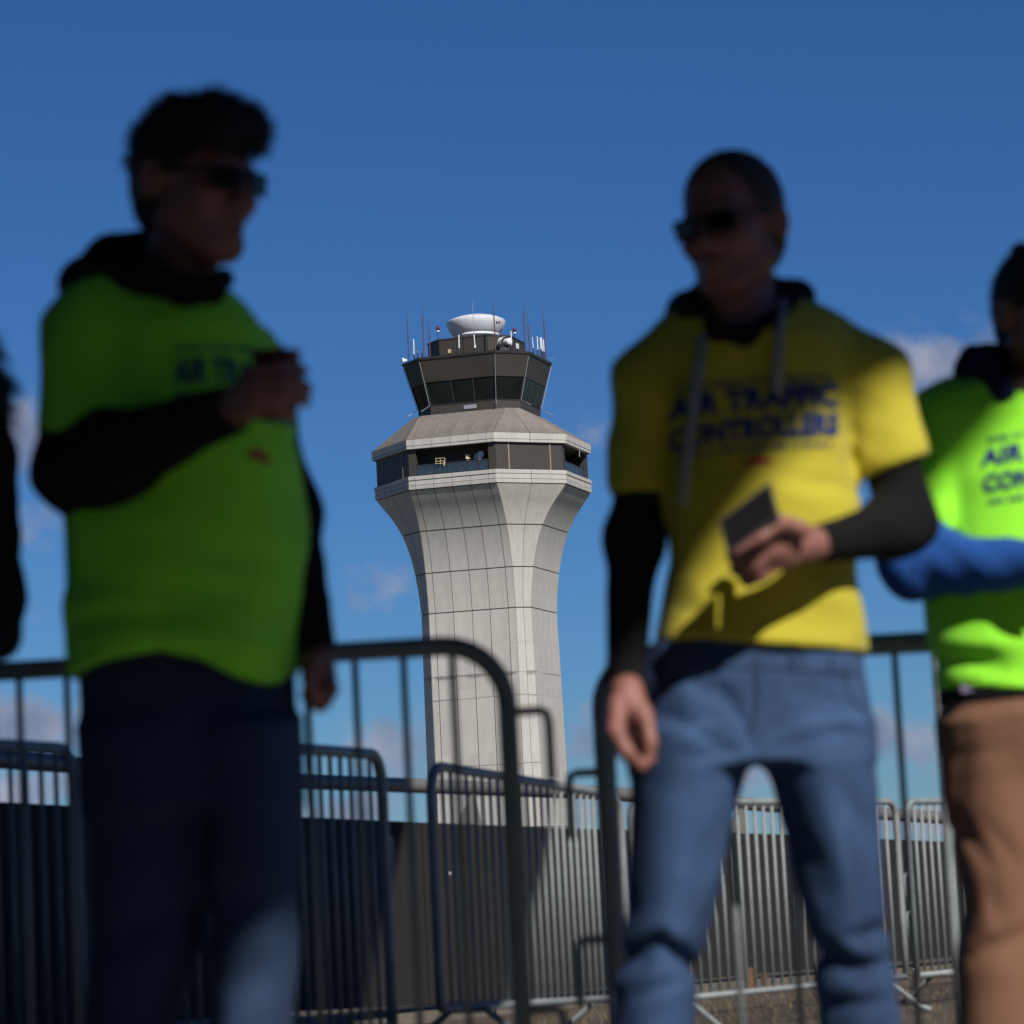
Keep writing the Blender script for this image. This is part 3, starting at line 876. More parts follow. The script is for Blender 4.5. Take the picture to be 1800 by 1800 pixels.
#@PEOPLE
# ------------------------------------------------------------------ signed distance fields, meshed by surface nets
f32 = np.float32
def _v(*p): return np.array(p, f32)
def rcone(a, b, ra, rb):
    a, b = np.asarray(a, f32), np.asarray(b, f32)
    ab = b - a
    l2 = float(ab @ ab) + 1e-9
    def f(p):
        q = p - a
        t = np.clip(q @ ab / l2, 0, 1)
        return np.linalg.norm(q - t[:, None] * ab, axis=1) - (ra + (rb - ra) * t)
    return f
def ell(c, r, R=None):
    c, r = np.asarray(c, f32), np.asarray(r, f32)
    def f(p):
        q = p - c
        if R is not None: q = q @ R
        k0 = np.linalg.norm(q / r, axis=1)
        k1 = np.linalg.norm(q / (r * r), axis=1) + 1e-6
        return k0 * (k0 - 1) / k1
    return f
def rbox(c, h, rr, R=None):
    c, h = np.asarray(c, f32), np.asarray(h, f32)
    def f(p):
        q = p - c
        if R is not None: q = q @ R
        q = np.abs(q) - (h - rr)
        return np.linalg.norm(np.maximum(q, 0), axis=1) + np.minimum(q.max(axis=1), 0) - rr
    return f
def smin(a, b, k):
    if k <= 0: return np.minimum(a, b)
    h = np.maximum(k - np.abs(a - b), 0) / k
    return np.minimum(a, b) - h * h * k * .25
class Fld:
    def __init__(s): s.ops = []
    def u(s, f, k=.0): s.ops.append(('u', f, k)); return s
    def sub(s, f, k=.0): s.ops.append(('s', f, k)); return s
    def cut(s, f, k=.0): s.ops.append(('i', f, k)); return s
    def mod(s, f): s.ops.append(('m', f, 0)); return s
    def chain(s, pts, rs, k=.02):
        for i in range(len(pts) - 1):
            s.u(rcone(pts[i], pts[i + 1], rs[i], rs[i + 1]), k)
        return s
    def __call__(s, p):
        d = None
        for o, f, k in s.ops:
            if o == 'm':
                d = d + f(p); continue
            e = f(p)
            if d is None: d = e
            elif o == 'u': d = smin(d, e, k)
            elif o == 's': d = -smin(-d, e, k)
            else: d = -smin(-d, -e, k)
        return d
def eval_chunks(f, p, n=400000):
    out = np.empty(len(p), f32)
    for i in range(0, len(p), n): out[i:i + n] = f(p[i:i + n])
    return out
def nets(f, lo, hi, h, B=4):
    lo, hi = np.asarray(lo, float), np.asarray(hi, float)
    nc = np.maximum(2, np.ceil((hi - lo) / (h * B)).astype(int))
    ax = [(lo[i] + np.arange(nc[i] + 1) * h * B).astype(f32) for i in range(3)]
    G = np.stack(np.meshgrid(*ax, indexing='ij'), -1).reshape(-1, 3)
    Vc = eval_chunks(f, G).reshape(nc + 1)
    act = np.zeros(nc, bool)
    for i in (0, 1):
        for j in (0, 1):
            for k in (0, 1):
                act |= np.abs(Vc[i:nc[0] + i, j:nc[1] + j, k:nc[2] + k]) < h * B * 1.9
    n = nc * B + 1
    mk = np.zeros(n, bool)
    A = act.repeat(B, 0).repeat(B, 1).repeat(B, 2)
    for i in (0, 1):
        for j in (0, 1):
            for k in (0, 1):
                mk[i:n[0] - 1 + i, j:n[1] - 1 + j, k:n[2] - 1 + k] |= A
    V = np.empty(n, f32)
    base = Vc[:-1, :-1, :-1].repeat(B, 0).repeat(B, 1).repeat(B, 2)
    V[:-1, :-1, :-1] = base
    V[-1], V[:, -1], V[:, :, -1] = V[-2], V[:, -2], V[:, :, -2]
    idx = np.argwhere(mk)
    V[mk] = eval_chunks(f, (lo + idx * h).astype(f32))
    # surface nets
    s = V < 0
    c8 = np.zeros(n - 1, np.int8)
    for i in (0, 1):
        for j in (0, 1):
            for k in (0, 1):
                c8 += s[i:n[0] - 1 + i, j:n[1] - 1 + j, k:n[2] - 1 + k]
    cells = np.argwhere((c8 > 0) & (c8 < 8))
    acc = np.zeros((len(cells), 3)); cnt = np.zeros(len(cells))
    cor = [(i, j, k) for i in (0, 1) for j in (0, 1) for k in (0, 1)]
    cv = {c: V[cells[:, 0] + c[0], cells[:, 1] + c[1], cells[:, 2] + c[2]] for c in cor}
    for a in cor:
        for d in range(3):
            if a[d]: continue
            b = list(a); b[d] = 1; b = tuple(b)
            x = (cv[a] < 0) != (cv[b] < 0)
            t = np.where(x, cv[a] / np.where(x, cv[a] - cv[b], 1), 0)
            q = np.zeros((len(cells), 3)) + np.array(a)
            q[:, d] += t
            acc[x] += q[x]; cnt[x] += 1
    verts = lo + (cells + acc / cnt[:, None]) * h
    ids = -np.ones(n - 1, np.int64)
    ids[tuple(cells.T)] = np.arange(len(cells))
    faces = []
    for d in range(3):
        sl0 = [slice(1, -1)] * 3; sl1 = [slice(1, -1)] * 3
        sl0[d] = slice(0, n[d] - 1); sl1[d] = slice(1, n[d])
        x = s[tuple(sl0)] != s[tuple(sl1)]
        e = np.argwhere(x)
        flip = s[tuple(sl0)][x]
        e[:, [i for i in range(3) if i != d]] += 1
        o1, o2 = [i for i in range(3) if i != d]
        if d == 1: o1, o2 = o2, o1
        q = []
        for (p, r) in ((1, 1), (0, 1), (0, 0), (1, 0)):
            g = e.copy(); g[:, o1] -= p; g[:, o2] -= r
            q.append(ids[g[:, 0], g[:, 1], g[:, 2]])
        q = np.stack(q, 1)
        q[~flip] = q[~flip][:, ::-1]
        faces.append(q[(q >= 0).all(1)])
    return verts, np.concatenate(faces)
def sdf(name, fld, lo, hi, h, mt, parent=None):
    v, f = nets(fld, lo, hi, h)
    me = bpy.data.meshes.new(name)
    v = np.asarray(v)
    org = np.array([(v[:, 0].min() + v[:, 0].max()) / 2, (v[:, 1].min() + v[:, 1].max()) / 2, v[:, 2].min()])
    v = v - org
    me.vertices.add(len(v)); me.vertices.foreach_set('co', v.ravel())
    me.loops.add(f.size); me.loops.foreach_set('vertex_index', f.ravel().astype(np.int32))
    me.polygons.add(len(f))
    me.polygons.foreach_set('loop_start', np.arange(0, f.size, 4, dtype=np.int32))
    me.polygons.foreach_set('loop_total', np.full(len(f), 4, np.int32))
    me.polygons.foreach_set('use_smooth', np.ones(len(f), bool))
    me.update(calc_edges=True); me.validate()
    me.materials.append(M[mt])
    o = bpy.data.objects.new(name, me); COL.objects.link(o)
    if parent is None: o.location = org
    else:
        o.parent = parent; o.location = PM.get(parent.name, Matrix()).inverted() @ Vector(org)
    PM[o.name] = Matrix.Translation(org)
    return o
def bbox(pts, pad):
    pts = np.array(pts); return pts.min(0) - pad, pts.max(0) + pad
_rs = np.random.RandomState(3)
def wrinkle(amp, freq, stretch=(1, 1, 1), seed=0, n=9):
    r = np.random.RandomState(seed)
    D = r.normal(size=(n, 3)).astype(f32); D /= np.linalg.norm(D, axis=1)[:, None]
    D *= np.array(stretch, f32) * freq * r.uniform(.6, 1.7, n)[:, None].astype(f32)
    ph = r.uniform(0, 6.28, n).astype(f32)
    def f(p):
        w = np.sin(p @ D[:3].T * .7 + ph[:3])
        a = np.zeros(len(p), f32)
        for i in range(3, n): a += np.abs(np.sin(p @ D[i] + ph[i] + 1.4 * w[:, i % 3])) - .64
        return amp * a / (n - 3)
    return f
def crease(a, b, r, depth):
    """a fold: depth > 0 makes a groove, < 0 a ridge"""
    a, b = np.array([a[0], 0, a[2]], f32), np.array([b[0], 0, b[2]], f32)
    g = rcone(a, b, 0, 0)
    ab = b - a
    l2 = float(ab @ ab) + 1e-9
    def f(p):
        q = p * np.array([1, 0, 1], f32)
        t = np.clip((q - a) @ ab / l2, 0, 1)
        return depth * np.exp(-(g(q) / r) ** 2) * (.35 + .65 * np.sin(math.pi * np.clip(t, .06, .94)))
    return f

def loft(Lp, Rp, d, bz, dy=None, n=2.3, zt=9, zb=-9):
    """upright body of oval sections between a left and a right outline seen in the photograph, at depth d"""
    def curve(pts):
        q = np.array([P(x, y, d) for (y, x) in pts])
        o = np.argsort(q[:, 2]); return q[o, 2].astype(f32), q[o, 0].astype(f32)
    lz, lx = curve(Lp); rz, rx = curve(Rp)
    bb = np.array(sorted([(P(900, y, d)[2], b) for (y, b) in bz]), f32)
    dd = np.array(sorted([(P(900, y, d)[2], b) for (y, b) in (dy or [(900, 0)])]), f32)
    def f(p):
        z = p[:, 2]
        l, r = np.interp(z, lz, lx), np.interp(z, rz, rx)
        a = np.maximum((r - l) / 2, .01); c = (l + r) / 2
        b = np.interp(z, bb[:, 0], bb[:, 1]); y0 = d + np.interp(z, dd[:, 0], dd[:, 1])
        k = (np.abs((p[:, 0] - c) / a) ** n + np.abs((p[:, 1] - y0) / b) ** n) ** (1 / n)
        e = (k - 1) * np.minimum(a, b)
        return np.maximum(np.maximum(e, z - zt), zb - z).astype(f32)
    return f
def hem(pts, d):
    q = np.array([P(x, y, d) for (x, y) in pts]); o = np.argsort(q[:, 0])
    xs, zs = q[o, 0], q[o, 2]
    return lambda p: (np.interp(p[:, 0], xs, zs) - p[:, 2]).astype(f32)

# ------------------------------------------------------------------ heads
def head_axes(az, tilt=0.0, roll=0.0):
    """az: facing, 0 = at the camera, positive = towards the camera's right; returns columns X (subject's left), Y (forward), Z (up)"""
    Yv = np.array([math.sin(az) * math.cos(tilt), -math.cos(az) * math.cos(tilt), math.sin(tilt)])
    Zv = np.array([-math.sin(az) * math.sin(tilt), math.cos(az) * math.sin(tilt), math.cos(tilt)])
    Xv = np.cross(Yv, Zv)
    c, s = math.cos(roll), math.sin(roll)
    return np.stack([Xv * c + Zv * s, Yv, Zv * c - Xv * s], 1).astype(f32)
class Head:
    def __init__(s, c, az, sc=1.0, tilt=0.0, roll=0.0, smile=0.0):
        s.c, s.R, s.sc, s.smile = np.asarray(c, f32), head_axes(az, tilt, roll), sc, smile
    def pt(s, x, y, z): return s.c + s.R @ (np.array([x, y, z], f32) * s.sc)
    def loc(s, f): return lambda p: f(((p - s.c) @ s.R) / s.sc) * s.sc
    def field(s):
        F = Fld()
        F.u(ell((0, -.012, .036), (.077, .098, .089)))
        F.u(ell((0, .026, -.028), (.064, .066, .088)), .03)
        F.u(ell((0, .060, -.101), (.027, .026, .021)), .03)
        for q in (-1, 1):
            F.u(rcone((q * .057, .0, -.062), (q * .022, .059, -.101), .019, .018), .03)
            F.u(rcone((q * .012, .090, .020), (q * .042, .076, .018), .010, .009), .015)
            F.u(ell((q * .044, .064, -.028), (.020, .018, .016)), .03)
            F.sub(ell((q * .032, .100, .002), (.019, .016, .011)), .012)
            F.u(ell((q * .032, .078, .002), (.0125, .0125, .0125)), .003)
            F.u(rcone((q * .030, .0905, .0095), (q * .036, .0885, .0095), .003, .003), .006)
            F.u(ell((q * .014, .100, -.040), (.009, .011, .008)), .008)
        F.u(rcone((0, .090, .010), (0, .112, -.034), .009, .0115), .014)
        sm = s.smile
        F.u(rcone((-.022, .084, -.066 + .006 * sm), (0, .0965, -.068), .005, .007), .008).u(rcone((.022, .084, -.066 + .006 * sm), (0, .0965, -.068), .005, .007), .008)
        F.u(rcone((-.018, .084, -.078 + .006 * sm), (0, .094, -.081), .005, .008), .008).u(rcone((.018, .084, -.078 + .006 * sm), (0, .094, -.081), .005, .008), .008)
        F.sub(rcone((-.026, .090, -.072 + .009 * sm), (0, .104, -.0745), .002, .003 + .003 * sm), .003).sub(rcone((.026, .090, -.072 + .009 * sm), (0, .104, -.0745), .002, .003 + .003 * sm), .003)
        for q in (-1, 1):
            a = math.radians(22) * q
            Re = np.array([[math.cos(a), -math.sin(a), 0], [math.sin(a), math.cos(a), 0], [0, 0, 1]], f32)
            F.u(ell((q * .084, -.014, -.004), (.010, .020, .034), Re), .008)
            F.sub(ell((q * .092, -.008, -.002), (.007, .010, .019), Re), .005)
        return s.loc(F)
    def hair(s, full, front, noise, seed):
        """full: lift over the crown; front: extra quiff"""
        F = Fld()
        F.u(ell((0, -.016, .042), (.080 + full * .5, .100 + full * .55, .088 + full)))
        F.u(ell((0, -.048, -.022), (.066 + full * .3, .058 + full * .6, .070)), .03)
        if front:
            F.u(ell((0, .056, .100), (.060, .048, .018 + front)), .03)
        F.mod(wrinkle(noise, 95, (1, 1, .7), seed, 13))
        face = Fld().u(ell((0, .100, -.012), (.076, .088, .080)) if front else ell((0, .104, .004), (.084, .098, .120))).u(rbox((0, .06, -.10), (.12, .085, .085), .02), .02)
        F.sub(face, .012)
        for q in (-1, 1): F.sub(ell((q * .085, -.002, -.022), (.02, .026, .040)), .01)
        if front:
            for (x0, y0, z0) in ((.02, .05, .128), (-.03, .03, .130), (.05, -.01, .122), (-.01, -.06, .120), (-.05, .05, .112)):
                F.u(rcone((x0, y0, z0), (x0 + .010, y0 + .014, z0 + .001), .014, .007), .02)
            for (x0, x1, q) in ((-.040, -.034, .98), (-.018, -.010, 1.0), (.006, .014, 1.01), (.028, .036, .98), (.046, .052, .94)):
                F.chain([(x0, .080 * q, .100), (x0 * .9, .096 * q, .086), (x1, .102 * q, .062), (x1 * 1.1, .098 * q, .038)], [.020, .019, .013, .004], .014)
        F.cut(lambda p: -p[:, 2] - .085, .02)
        return s.loc(F)
    def glasses(s, root, wrap=1.0):
        g = Fld()
        for q in (-1, 1):
            a = -q * .30
            Rz = np.array([[math.cos(a), -math.sin(a), 0], [math.sin(a), math.cos(a), 0], [0, 0, 1]], f32)
            g.u(rbox((q * .034, .102, -.003), (.0275, .003, .0185), .003, Rz), .004)
        for q in (-1, 1):
            g.chain([(q * .060, .094, .006), (q * .078, .06, .008), (q * .083, -.005, .008), (q * .080, -.03, -.012)], [.0042, .0036, .0034, .003], .004)
        g.chain([(-.010, .107, .005), (0, .112, .009), (.010, .107, .005)], [.003] * 3, .003)
        c = s.c
        o = sdf('sunglasses', s.loc(g), c - .17, c + .17, .0022, 'frame', root)
        for q in (-1, 1):
            a = -q * .30
            Rz = np.array([[math.cos(a), -math.sin(a), 0], [math.sin(a), math.cos(a), 0], [0, 0, 1]], f32)
            l = Fld().u(rbox((q * .0342, .1032, -.003), (.025, .0034, .016), .003, Rz))
            cc = s.pt(q * .034, .103, 0)
            sdf('lens', s.loc(l), cc - .05, cc + .05, .002, 'lens', o)
        return o

def strands(root, hair, n, ln, mt, seed, zmin, head, down=.2):
    r = random.Random(seed)
    me, pm = hair.data, PM[hair.name]
    polys = [p for p in me.polygons if (pm @ p.center).z > zmin]
    mb = MB()
    c = Vector([float(x) for x in head.c])
    fw = Vector([float(x) for x in head.R[:, 1]])
    for i in range(n):
        p = r.choice(polys)
        a = pm @ p.center
        nr = p.normal
        d = (nr * .8 + fw * r.uniform(-.1, .7) + Vector((r.uniform(-.5, .5), r.uniform(-.5, .5), r.uniform(-.2, .4) - down))).normalized()
        l = ln * r.uniform(.4, 1.0)
        b = a + d * l * .6 + nr * .002
        e = b + (d + Vector((0, 0, -.5))).normalized() * l * .4
        t = d.cross(Vector((r.uniform(-1, 1), r.uniform(-1, 1), .3))).normalized() * .0011
        a = a - nr * .004
        mb.add([a - t, a + t, b + t * .7, b - t * .7, e], [(0, 1, 2, 3), (3, 2, 4)])
    tag(mb.build('hair_strands', mt, root), kind='stuff')

# hand: palm and five fingers, joints given in the place's metres
def hand(F, wrist, knuckles, fingers, thumb, wr=.026, fr=.0085, tr=.0105):
    ks = [np.asarray(k) for k in knuckles]
    for i, k in enumerate(ks):
        F.u(rcone(np.asarray(wrist) * .85 + k * .15, k, wr * .72, .0125), .014)
    for i in range(3):
        F.u(rcone(ks[i] * .8 + np.asarray(wrist) * .2, ks[i + 1] * .8 + np.asarray(wrist) * .2, .014, .014), .012)
    for i, fg in enumerate(fingers):
        r = fr * (1.0, 1.04, 1.0, .88)[i]
        F.chain([ks[i]] + list(fg), [r * 1.15, r * 1.05, r * .95, r * .85], .004)
    F.chain(thumb, [tr * 1.5, tr * 1.2, tr, tr * .85][:len(thumb)], .008)

def letters(txt, quad, dpl, tree, mt, parent, name='lettering', bold=.035, off=.003):
    """print on cloth: quad = pixel corners (left base, right base, cap height in pixels left, right); laid on the surface"""
    cu = bpy.data.curves.new('txt', 'FONT')
    cu.body = txt; cu.offset = bold; cu.resolution_u = 3; cu.space_character = 1.06
    ob = bpy.data.objects.new('txt', cu); COL.objects.link(ob)
    bpy.context.view_layer.update()
    me = bpy.data.meshes.new_from_object(ob.evaluated_get(bpy.context.evaluated_depsgraph_get()))
    bpy.data.objects.remove(ob)
    bm = bmesh.new(); bm.from_mesh(me)
    bmesh.ops.triangulate(bm, faces=bm.faces)
    bmesh.ops.subdivide_edges(bm, edges=[e for e in bm.edges if e.calc_length() > .12], cuts=2)
    bmesh.ops.triangulate(bm, faces=bm.faces)
    co = np.array([v.co[:] for v in bm.verts])
    w, h = co[:, 0].max() - co[:, 0].min(), .69
    x0 = co[:, 0].min()
    (lx, ly), (rx, ry), hl, hr = quad
    for v in bm.verts:
        s, t = (v.co.x - x0) / w, v.co.y / h
        px, py = lx + (rx - lx) * s, ly + (ry - ly) * s - (hl + (hr - hl) * s) * t
        q = P(px, py, dpl)
        loc, nr, i, dist = tree.ray_cast(Vector((q[0], dpl - 1.2, q[2])), Vector((0, 1, 0)))
        if loc is None: loc, nr, i, dist = tree.find_nearest(Vector(q))
        v.co = loc + Vector((0, -1, 0)) * off
    vs = [v.co[:] for v in bm.verts]
    bm.verts.index_update()
    fs = [[v.index for v in f.verts] for f in bm.faces]
    bm.free()
    return mesh(name, vs, fs, mt, parent)
def patch(pxs, dpl, tree, mt, parent, name, off=.003):
    vs = []
    for (px, py) in pxs:
        q = P(px, py, dpl)
        loc, nr, i, dist = tree.ray_cast(Vector((q[0], dpl - 1.2, q[2])), Vector((0, 1, 0)))
        vs.append(tuple((loc if loc is not None else Vector(q)) + Vector((0, -off, 0))))
    return vs
def strip_print(polys, dpl, tree, mt, parent, name):
    mb = MB()
    for q in polys:
        vs = patch(q, dpl, tree, mt, parent, name)
        mb.add(vs, [tuple(range(len(vs)))])
    return tag(mb.build(name, mt, parent), kind='stuff')
def bvh(o):
    mw = PM[o.name]
    return BVHTree.FromPolygons([mw @ v.co for v in o.data.vertices], [p.vertices[:] for p in o.data.polygons])
def small_print(lx, ly, rx, ry, h, seed):
    r = random.Random(seed); out = []; x = lx
    while x < rx - 4:
        w = r.uniform(3, 7)
        y = ly + (ry - ly) * (x - lx) / (rx - lx)
        out.append([(x, y), (x + w, y), (x + w, y - h), (x, y - h)])
        x += w + (r.choice((2, 2, 2, 8)))
    return out


# ================================================================== man in the lime tee with the cup
def shoe(F, ankle, az, L=.27):
    d = np.array([math.sin(az), -math.cos(az), 0])
    a = np.asarray(ankle)
    F.chain([a * (1, 1, 0) + (0, 0, .055) - d * .05, a * (1, 1, 0) + (0, 0, .05) + d * .06, a * (1, 1, 0) + (0, 0, .034) + d * .17], [.052, .048, .032], .04)
    F.u(rcone(a * (1, 1, 0) + (0, 0, .06) - d * .02, a + (0, 0, .02), .05, .045), .03)
    F.cut(lambda p: .002 - p[:, 2])

def person_left():
    TB = 1090
    D = 4.42
    s = FPX / D
    L = [(455, 262), (480, 225), (510, 160), (560, 112), (620, 96), (700, 96), (800, 102), (885, 108), (980, 115), (1035, 122), (1075, 107), (1120, 117), (1200, 124), (1300, 128)]
    R = [(455, 330), (480, 372), (510, 405), (545, 440), (585, 470), (640, 497), (700, 510), (760, 519), (810, 528), (900, 535), (1000, 536), (1110, 529), (1180, 524), (1300, 520)]
    bz = [(450, .06), (500, .095), (560, .125), (700, .145), (900, .155), (1050, .165), (1200, .16), (1300, .15)]
    torso = loft(L, R, D, bz, zt=P(300, 462, D)[2])
    hd = Head(P(343, 322, D - .02), math.radians(51), .97, math.radians(-7), 0, 1.0)
    neck = [P(330, 400, D + .02), P(305, 520, D + .03)]
    # arms
    sh1, el1, wr1 = P(140, 566, D - .02), P(137, 826, D - .08), P(402, 722, D - .33)
    sh2, el2, wr2 = P(428, 625, D + .11), P(512, 902, D + .10), P(549, 1130, D - .01)
    elm = el1 * .75 + wr1 * .25
    hipL, hipR = P(250, 1240, D), P(445, 1240, D)
    knL, anL = P(245, 1740, D - .01), P(215, 2260, D + .02)
    knR, anR = P(450, 1740, D - .02), P(445, 2270, D)
    B = Fld().u(hd.field())
    B.chain(neck, [.052, .060], .04)
    tz = P(300, 480, D)[2]
    B.u(lambda p: np.maximum(torso(p) + .03, P(900, TB, D)[2] - p[:, 2]), .03)
    B.chain([sh1, el1, elm, wr1], [.048, .042, .040, .026], .03)
    B.chain([sh2, el2, wr2], [.048, .040, .027], .03)
    B.chain([P(340, 1080, D), hipL, knL, anL], [.09, .052, .034, .034], .03).chain([P(340, 1080, D), hipR, knR, anR], [.09, .048, .034, .034], .03)
    h1 = D - .39
    q = lambda x, y, d=0.0: P(x, y, h1 + d)
    hand(B, wr1, [q(452, 655, -.01), q(455, 676, -.014), q(455, 697, -.012), q(450, 717, -.004)],
         [[q(490, 646, -.02), q(520, 648, -.004), q(533, 652, .02)], [q(497, 669, -.024), q(527, 675, -.008), q(540, 683, .016)],
          [q(497, 692, -.022), q(525, 698, -.006), q(537, 706, .016)], [q(482, 714, -.014), q(503, 722, -.004), q(513, 732, .014)]],
         [q(425, 690, .03), q(450, 668, .055), q(478, 655, .075), q(500, 652, .078)], fr=.0105)
    h2 = D - .03
    q = lambda x, y, d=0.0: P(x, y, h2 + d)
    hand(B, wr2, [q(575, 1182, -.02), q(570, 1190, .004), q(560, 1192, .024), q(548, 1188, .04)],
         [[q(582, 1212, -.03), q(570, 1236, -.028), q(556, 1228, -.01)], [q(576, 1216, .0), q(562, 1240, .0), q(550, 1228, .01)],
          [q(564, 1216, .024), q(552, 1236, .022), q(543, 1224, .02)], [q(549, 1210, .04), q(541, 1228, .036), q(537, 1216, .03)]],
         [q(552, 1160, -.03), q(545, 1190, -.045), q(550, 1216, -.045), q(556, 1232, -.035)], fr=.011)
    root = sdf('person', B, (-1.05, D - .75, -.01), (.05, D + .4, 1.93), .0055, 'skin')
    tag(root, 'man in lime green tee, black sleeves and dark glasses, holding a dark red cup', 'person')
    hc = hd.c
    hr = sdf('hair', hd.hair(.007, .002, .013, 4), hc - (.17, .17, .14), hc + (.17, .17, .20), .003, 'hair', root)
    strands(root, hr, 1900, .018, 'hair', 5, hc[2] + .03, hd)
    hd.glasses(root)
    # hoodie
    Hd = Fld().u(lambda p: np.maximum(torso(p) + .026, P(900, TB, D)[2] - p[:, 2]))
    Hd.sub(ell(P(312, 480, D - .05), (.074, .13, .050)), .01)
    Hd.chain([sh1, el1, elm, wr1], [.046, .060, .059, .036], .04)
    Hd.chain([sh2, el2, wr2], [.048, .042, .034], .04)
    Hd.mod(wrinkle(.010, 26, (1, 1, 1), 11))
    hp = lambda x, y, d: P(x, y, D + d)
    Hd.chain([hp(150, 500, .06), hp(200, 462, .12), hp(262, 452, .13), hp(330, 470, .10)], [.040, .040, .036, .03], .03)
    Hd.chain([hp(150, 500, .06), hp(190, 474, -.03), hp(260, 488, -.09), hp(325, 512, -.115), hp(372, 510, -.09), hp(392, 490, -.02)], [.036, .034, .026, .020, .018, .018], .02)
    Hd.sub(rcone(neck[0] + (0, 0, .05), neck[1] + (0.005, -.01, .0), .058, .058), .01)
    sub = rcone(wr1, wr1 + (wr1 - elm) * .6, .03, .03)
    Hd.sub(rcone(wr1, wr1 + (wr1 - el1) * .5, .020, .022)).sub(rcone(wr2, wr2 + (wr2 - el2) * .5, .018, .020))
    sdf('hoodie', Hd, (-.95, D - .6, .7), (.05, D + .38, 1.72), .007, 'black', root)
    # tee
    T = Fld().u(torso)
    sl1 = sh1 + (el1 - sh1) * .80
    T.chain([sh1 + (.018, 0, 0), sl1 + (.008, -.005, 0)], [.066, .066], .05)
    T.chain([sh2, sh2 + (el2 - sh2) * .45], [.056, .054], .05)
    T.mod(wrinkle(.020, 15, (.8, .8, 1.1), 7))
    for (a, b, r, dp) in (((235, 560), (330, 700), .020, .006), ((190, 560), (215, 700), .022, .007), ((120, 1085), (340, 1075), .016, .009), ((130, 1120), (420, 1110), .018, -.006), ((150, 1030), (460, 1050), .02, .007),
                          ((300, 960), (510, 985), .022, .006), ((140, 930), (320, 900), .022, -.005), ((330, 1130), (520, 1140), .02, -.006), ((300, 860), (420, 1010), .02, .005)):
        T.mod(crease(P(*a, D - .15), P(*b, D - .16), r * 1.1, dp * .9))
    T.sub(ell(P(305, 478, D - .04), (.092, .145, .052)), .01)
    T.cut(lambda p: (p - (P(150, 775, D) - (0, 0, 0))) @ np.array([-.10, -.15, -1.0], f32) * np.where(p[:, 0] < P(178, 700, D)[0], 1, -9) * 1.0 if False else np.where(p[:, 0] < P(104, 700, D)[0], P(90, 778, D)[2] - p[:, 2], -1).astype(f32))
    hz = hem([(60, 1200), (125, 1197), (200, 1172), (300, 1156), (370, 1170), (430, 1200), (470, 1210), (500, 1206), (528, 1168), (600, 1160)], D)
    T.cut(hz, .006)
    T.sub(lambda p: np.maximum(torso(p) + .024, p[:, 2] - (P(300, 1110, D)[2])))
    tee = sdf('t_shirt', T, (-.95, D - .4, .85), (.1, D + .35, 1.68), .0065, 'lime', root)
    tr = bvh(tee)
    letters('AIR TRAFFIC', ((312, 679), (512, 672), 43, 40), D - .1, tr, 'print', tee)
    letters('CONTROLLERS', ((312, 742), (514, 740), 43, 40), D - .1, tr, 'print', tee)
    strip_print(small_print(318, 622, 500, 614, 9, 3) , D - .1, tr, 'print', tee, 'small_print')
    strip_print([[(440, 800), (452, 792), (468, 798), (478, 812), (472, 820), (458, 812), (444, 812)]], D - .1, tr, 'redprint', tee, 'emblem')
    # jeans
    J = Fld().u(loft([(1120, 140), (1200, 138), (1320, 149), (1420, 154)], [(1120, 510), (1200, 518), (1250, 522), (1420, 525)], D, [(1120, .115), (1200, .125), (1280, .135), (1420, .13)], zt=P(300, 1140, D)[2], zb=P(300, 1420, D)[2]))
    J.u(loft([(1300, 148), (1500, 157), (1650, 162), (1800, 150), (2240, 140)], [(1300, 358), (1373, 378), (1560, 368), (1700, 338), (1800, 314), (2240, 285)], D, [(1300, .125), (1700, .095), (2240, .095)], zb=.05, zt=P(300, 1280, D)[2]), .03)
    J.u(loft([(1300, 356), (1373, 366), (1560, 364), (1715, 376), (1800, 374), (2240, 372)], [(1300, 525), (1560, 526), (1700, 522), (1800, 514), (2240, 510)], D - .03, [(1300, .125), (1700, .095), (2240, .095)], zb=.05, zt=P(300, 1280, D)[2]), .03)
    J.mod(wrinkle(.008, 20, (1, 1, .7), 21))
    for (a, b, r, dp) in (((380, 1240), (330, 1330), .02, .008), ((180, 1640), (330, 1600), .03, .010), ((385, 1590), (515, 1575), .03, .010), ((200, 1720), (320, 1660), .03, -.010), ((390, 1680), (510, 1650), .03, -.008)):
        J.mod(crease(P(*a, D - .1), P(*b, D - .1), r, dp * .6))
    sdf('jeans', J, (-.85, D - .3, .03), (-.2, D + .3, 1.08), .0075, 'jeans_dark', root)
    for an, az in ((anL, .3), (anR, .7)):
        F = Fld(); shoe(F, an, az)
        sdf('shoe', F, an * (1, 1, 0) + (-.3, -.3, 0), an * (1, 1, 0) + (.3, .3, .2), .008, 'shoe', root)
    # the cup in his hand
    c = P(490, 735, h1 + .035)
    t = P(489, 619, h1 + .035)
    H = t[2] - c[2]
    cup = MB().lathe([(0, 0), (.026, 0), (.027, .003), (.0335, H - .004), (.0355, H - .003), (.0355, H), (.033, H), (.0325, H - .01), (.026, .006), (0, .006)], c, 32).build('cup', 'cup', None, True)
    tag(cup, 'dark red drinking cup held in the raised hand of the man in lime', 'cup')

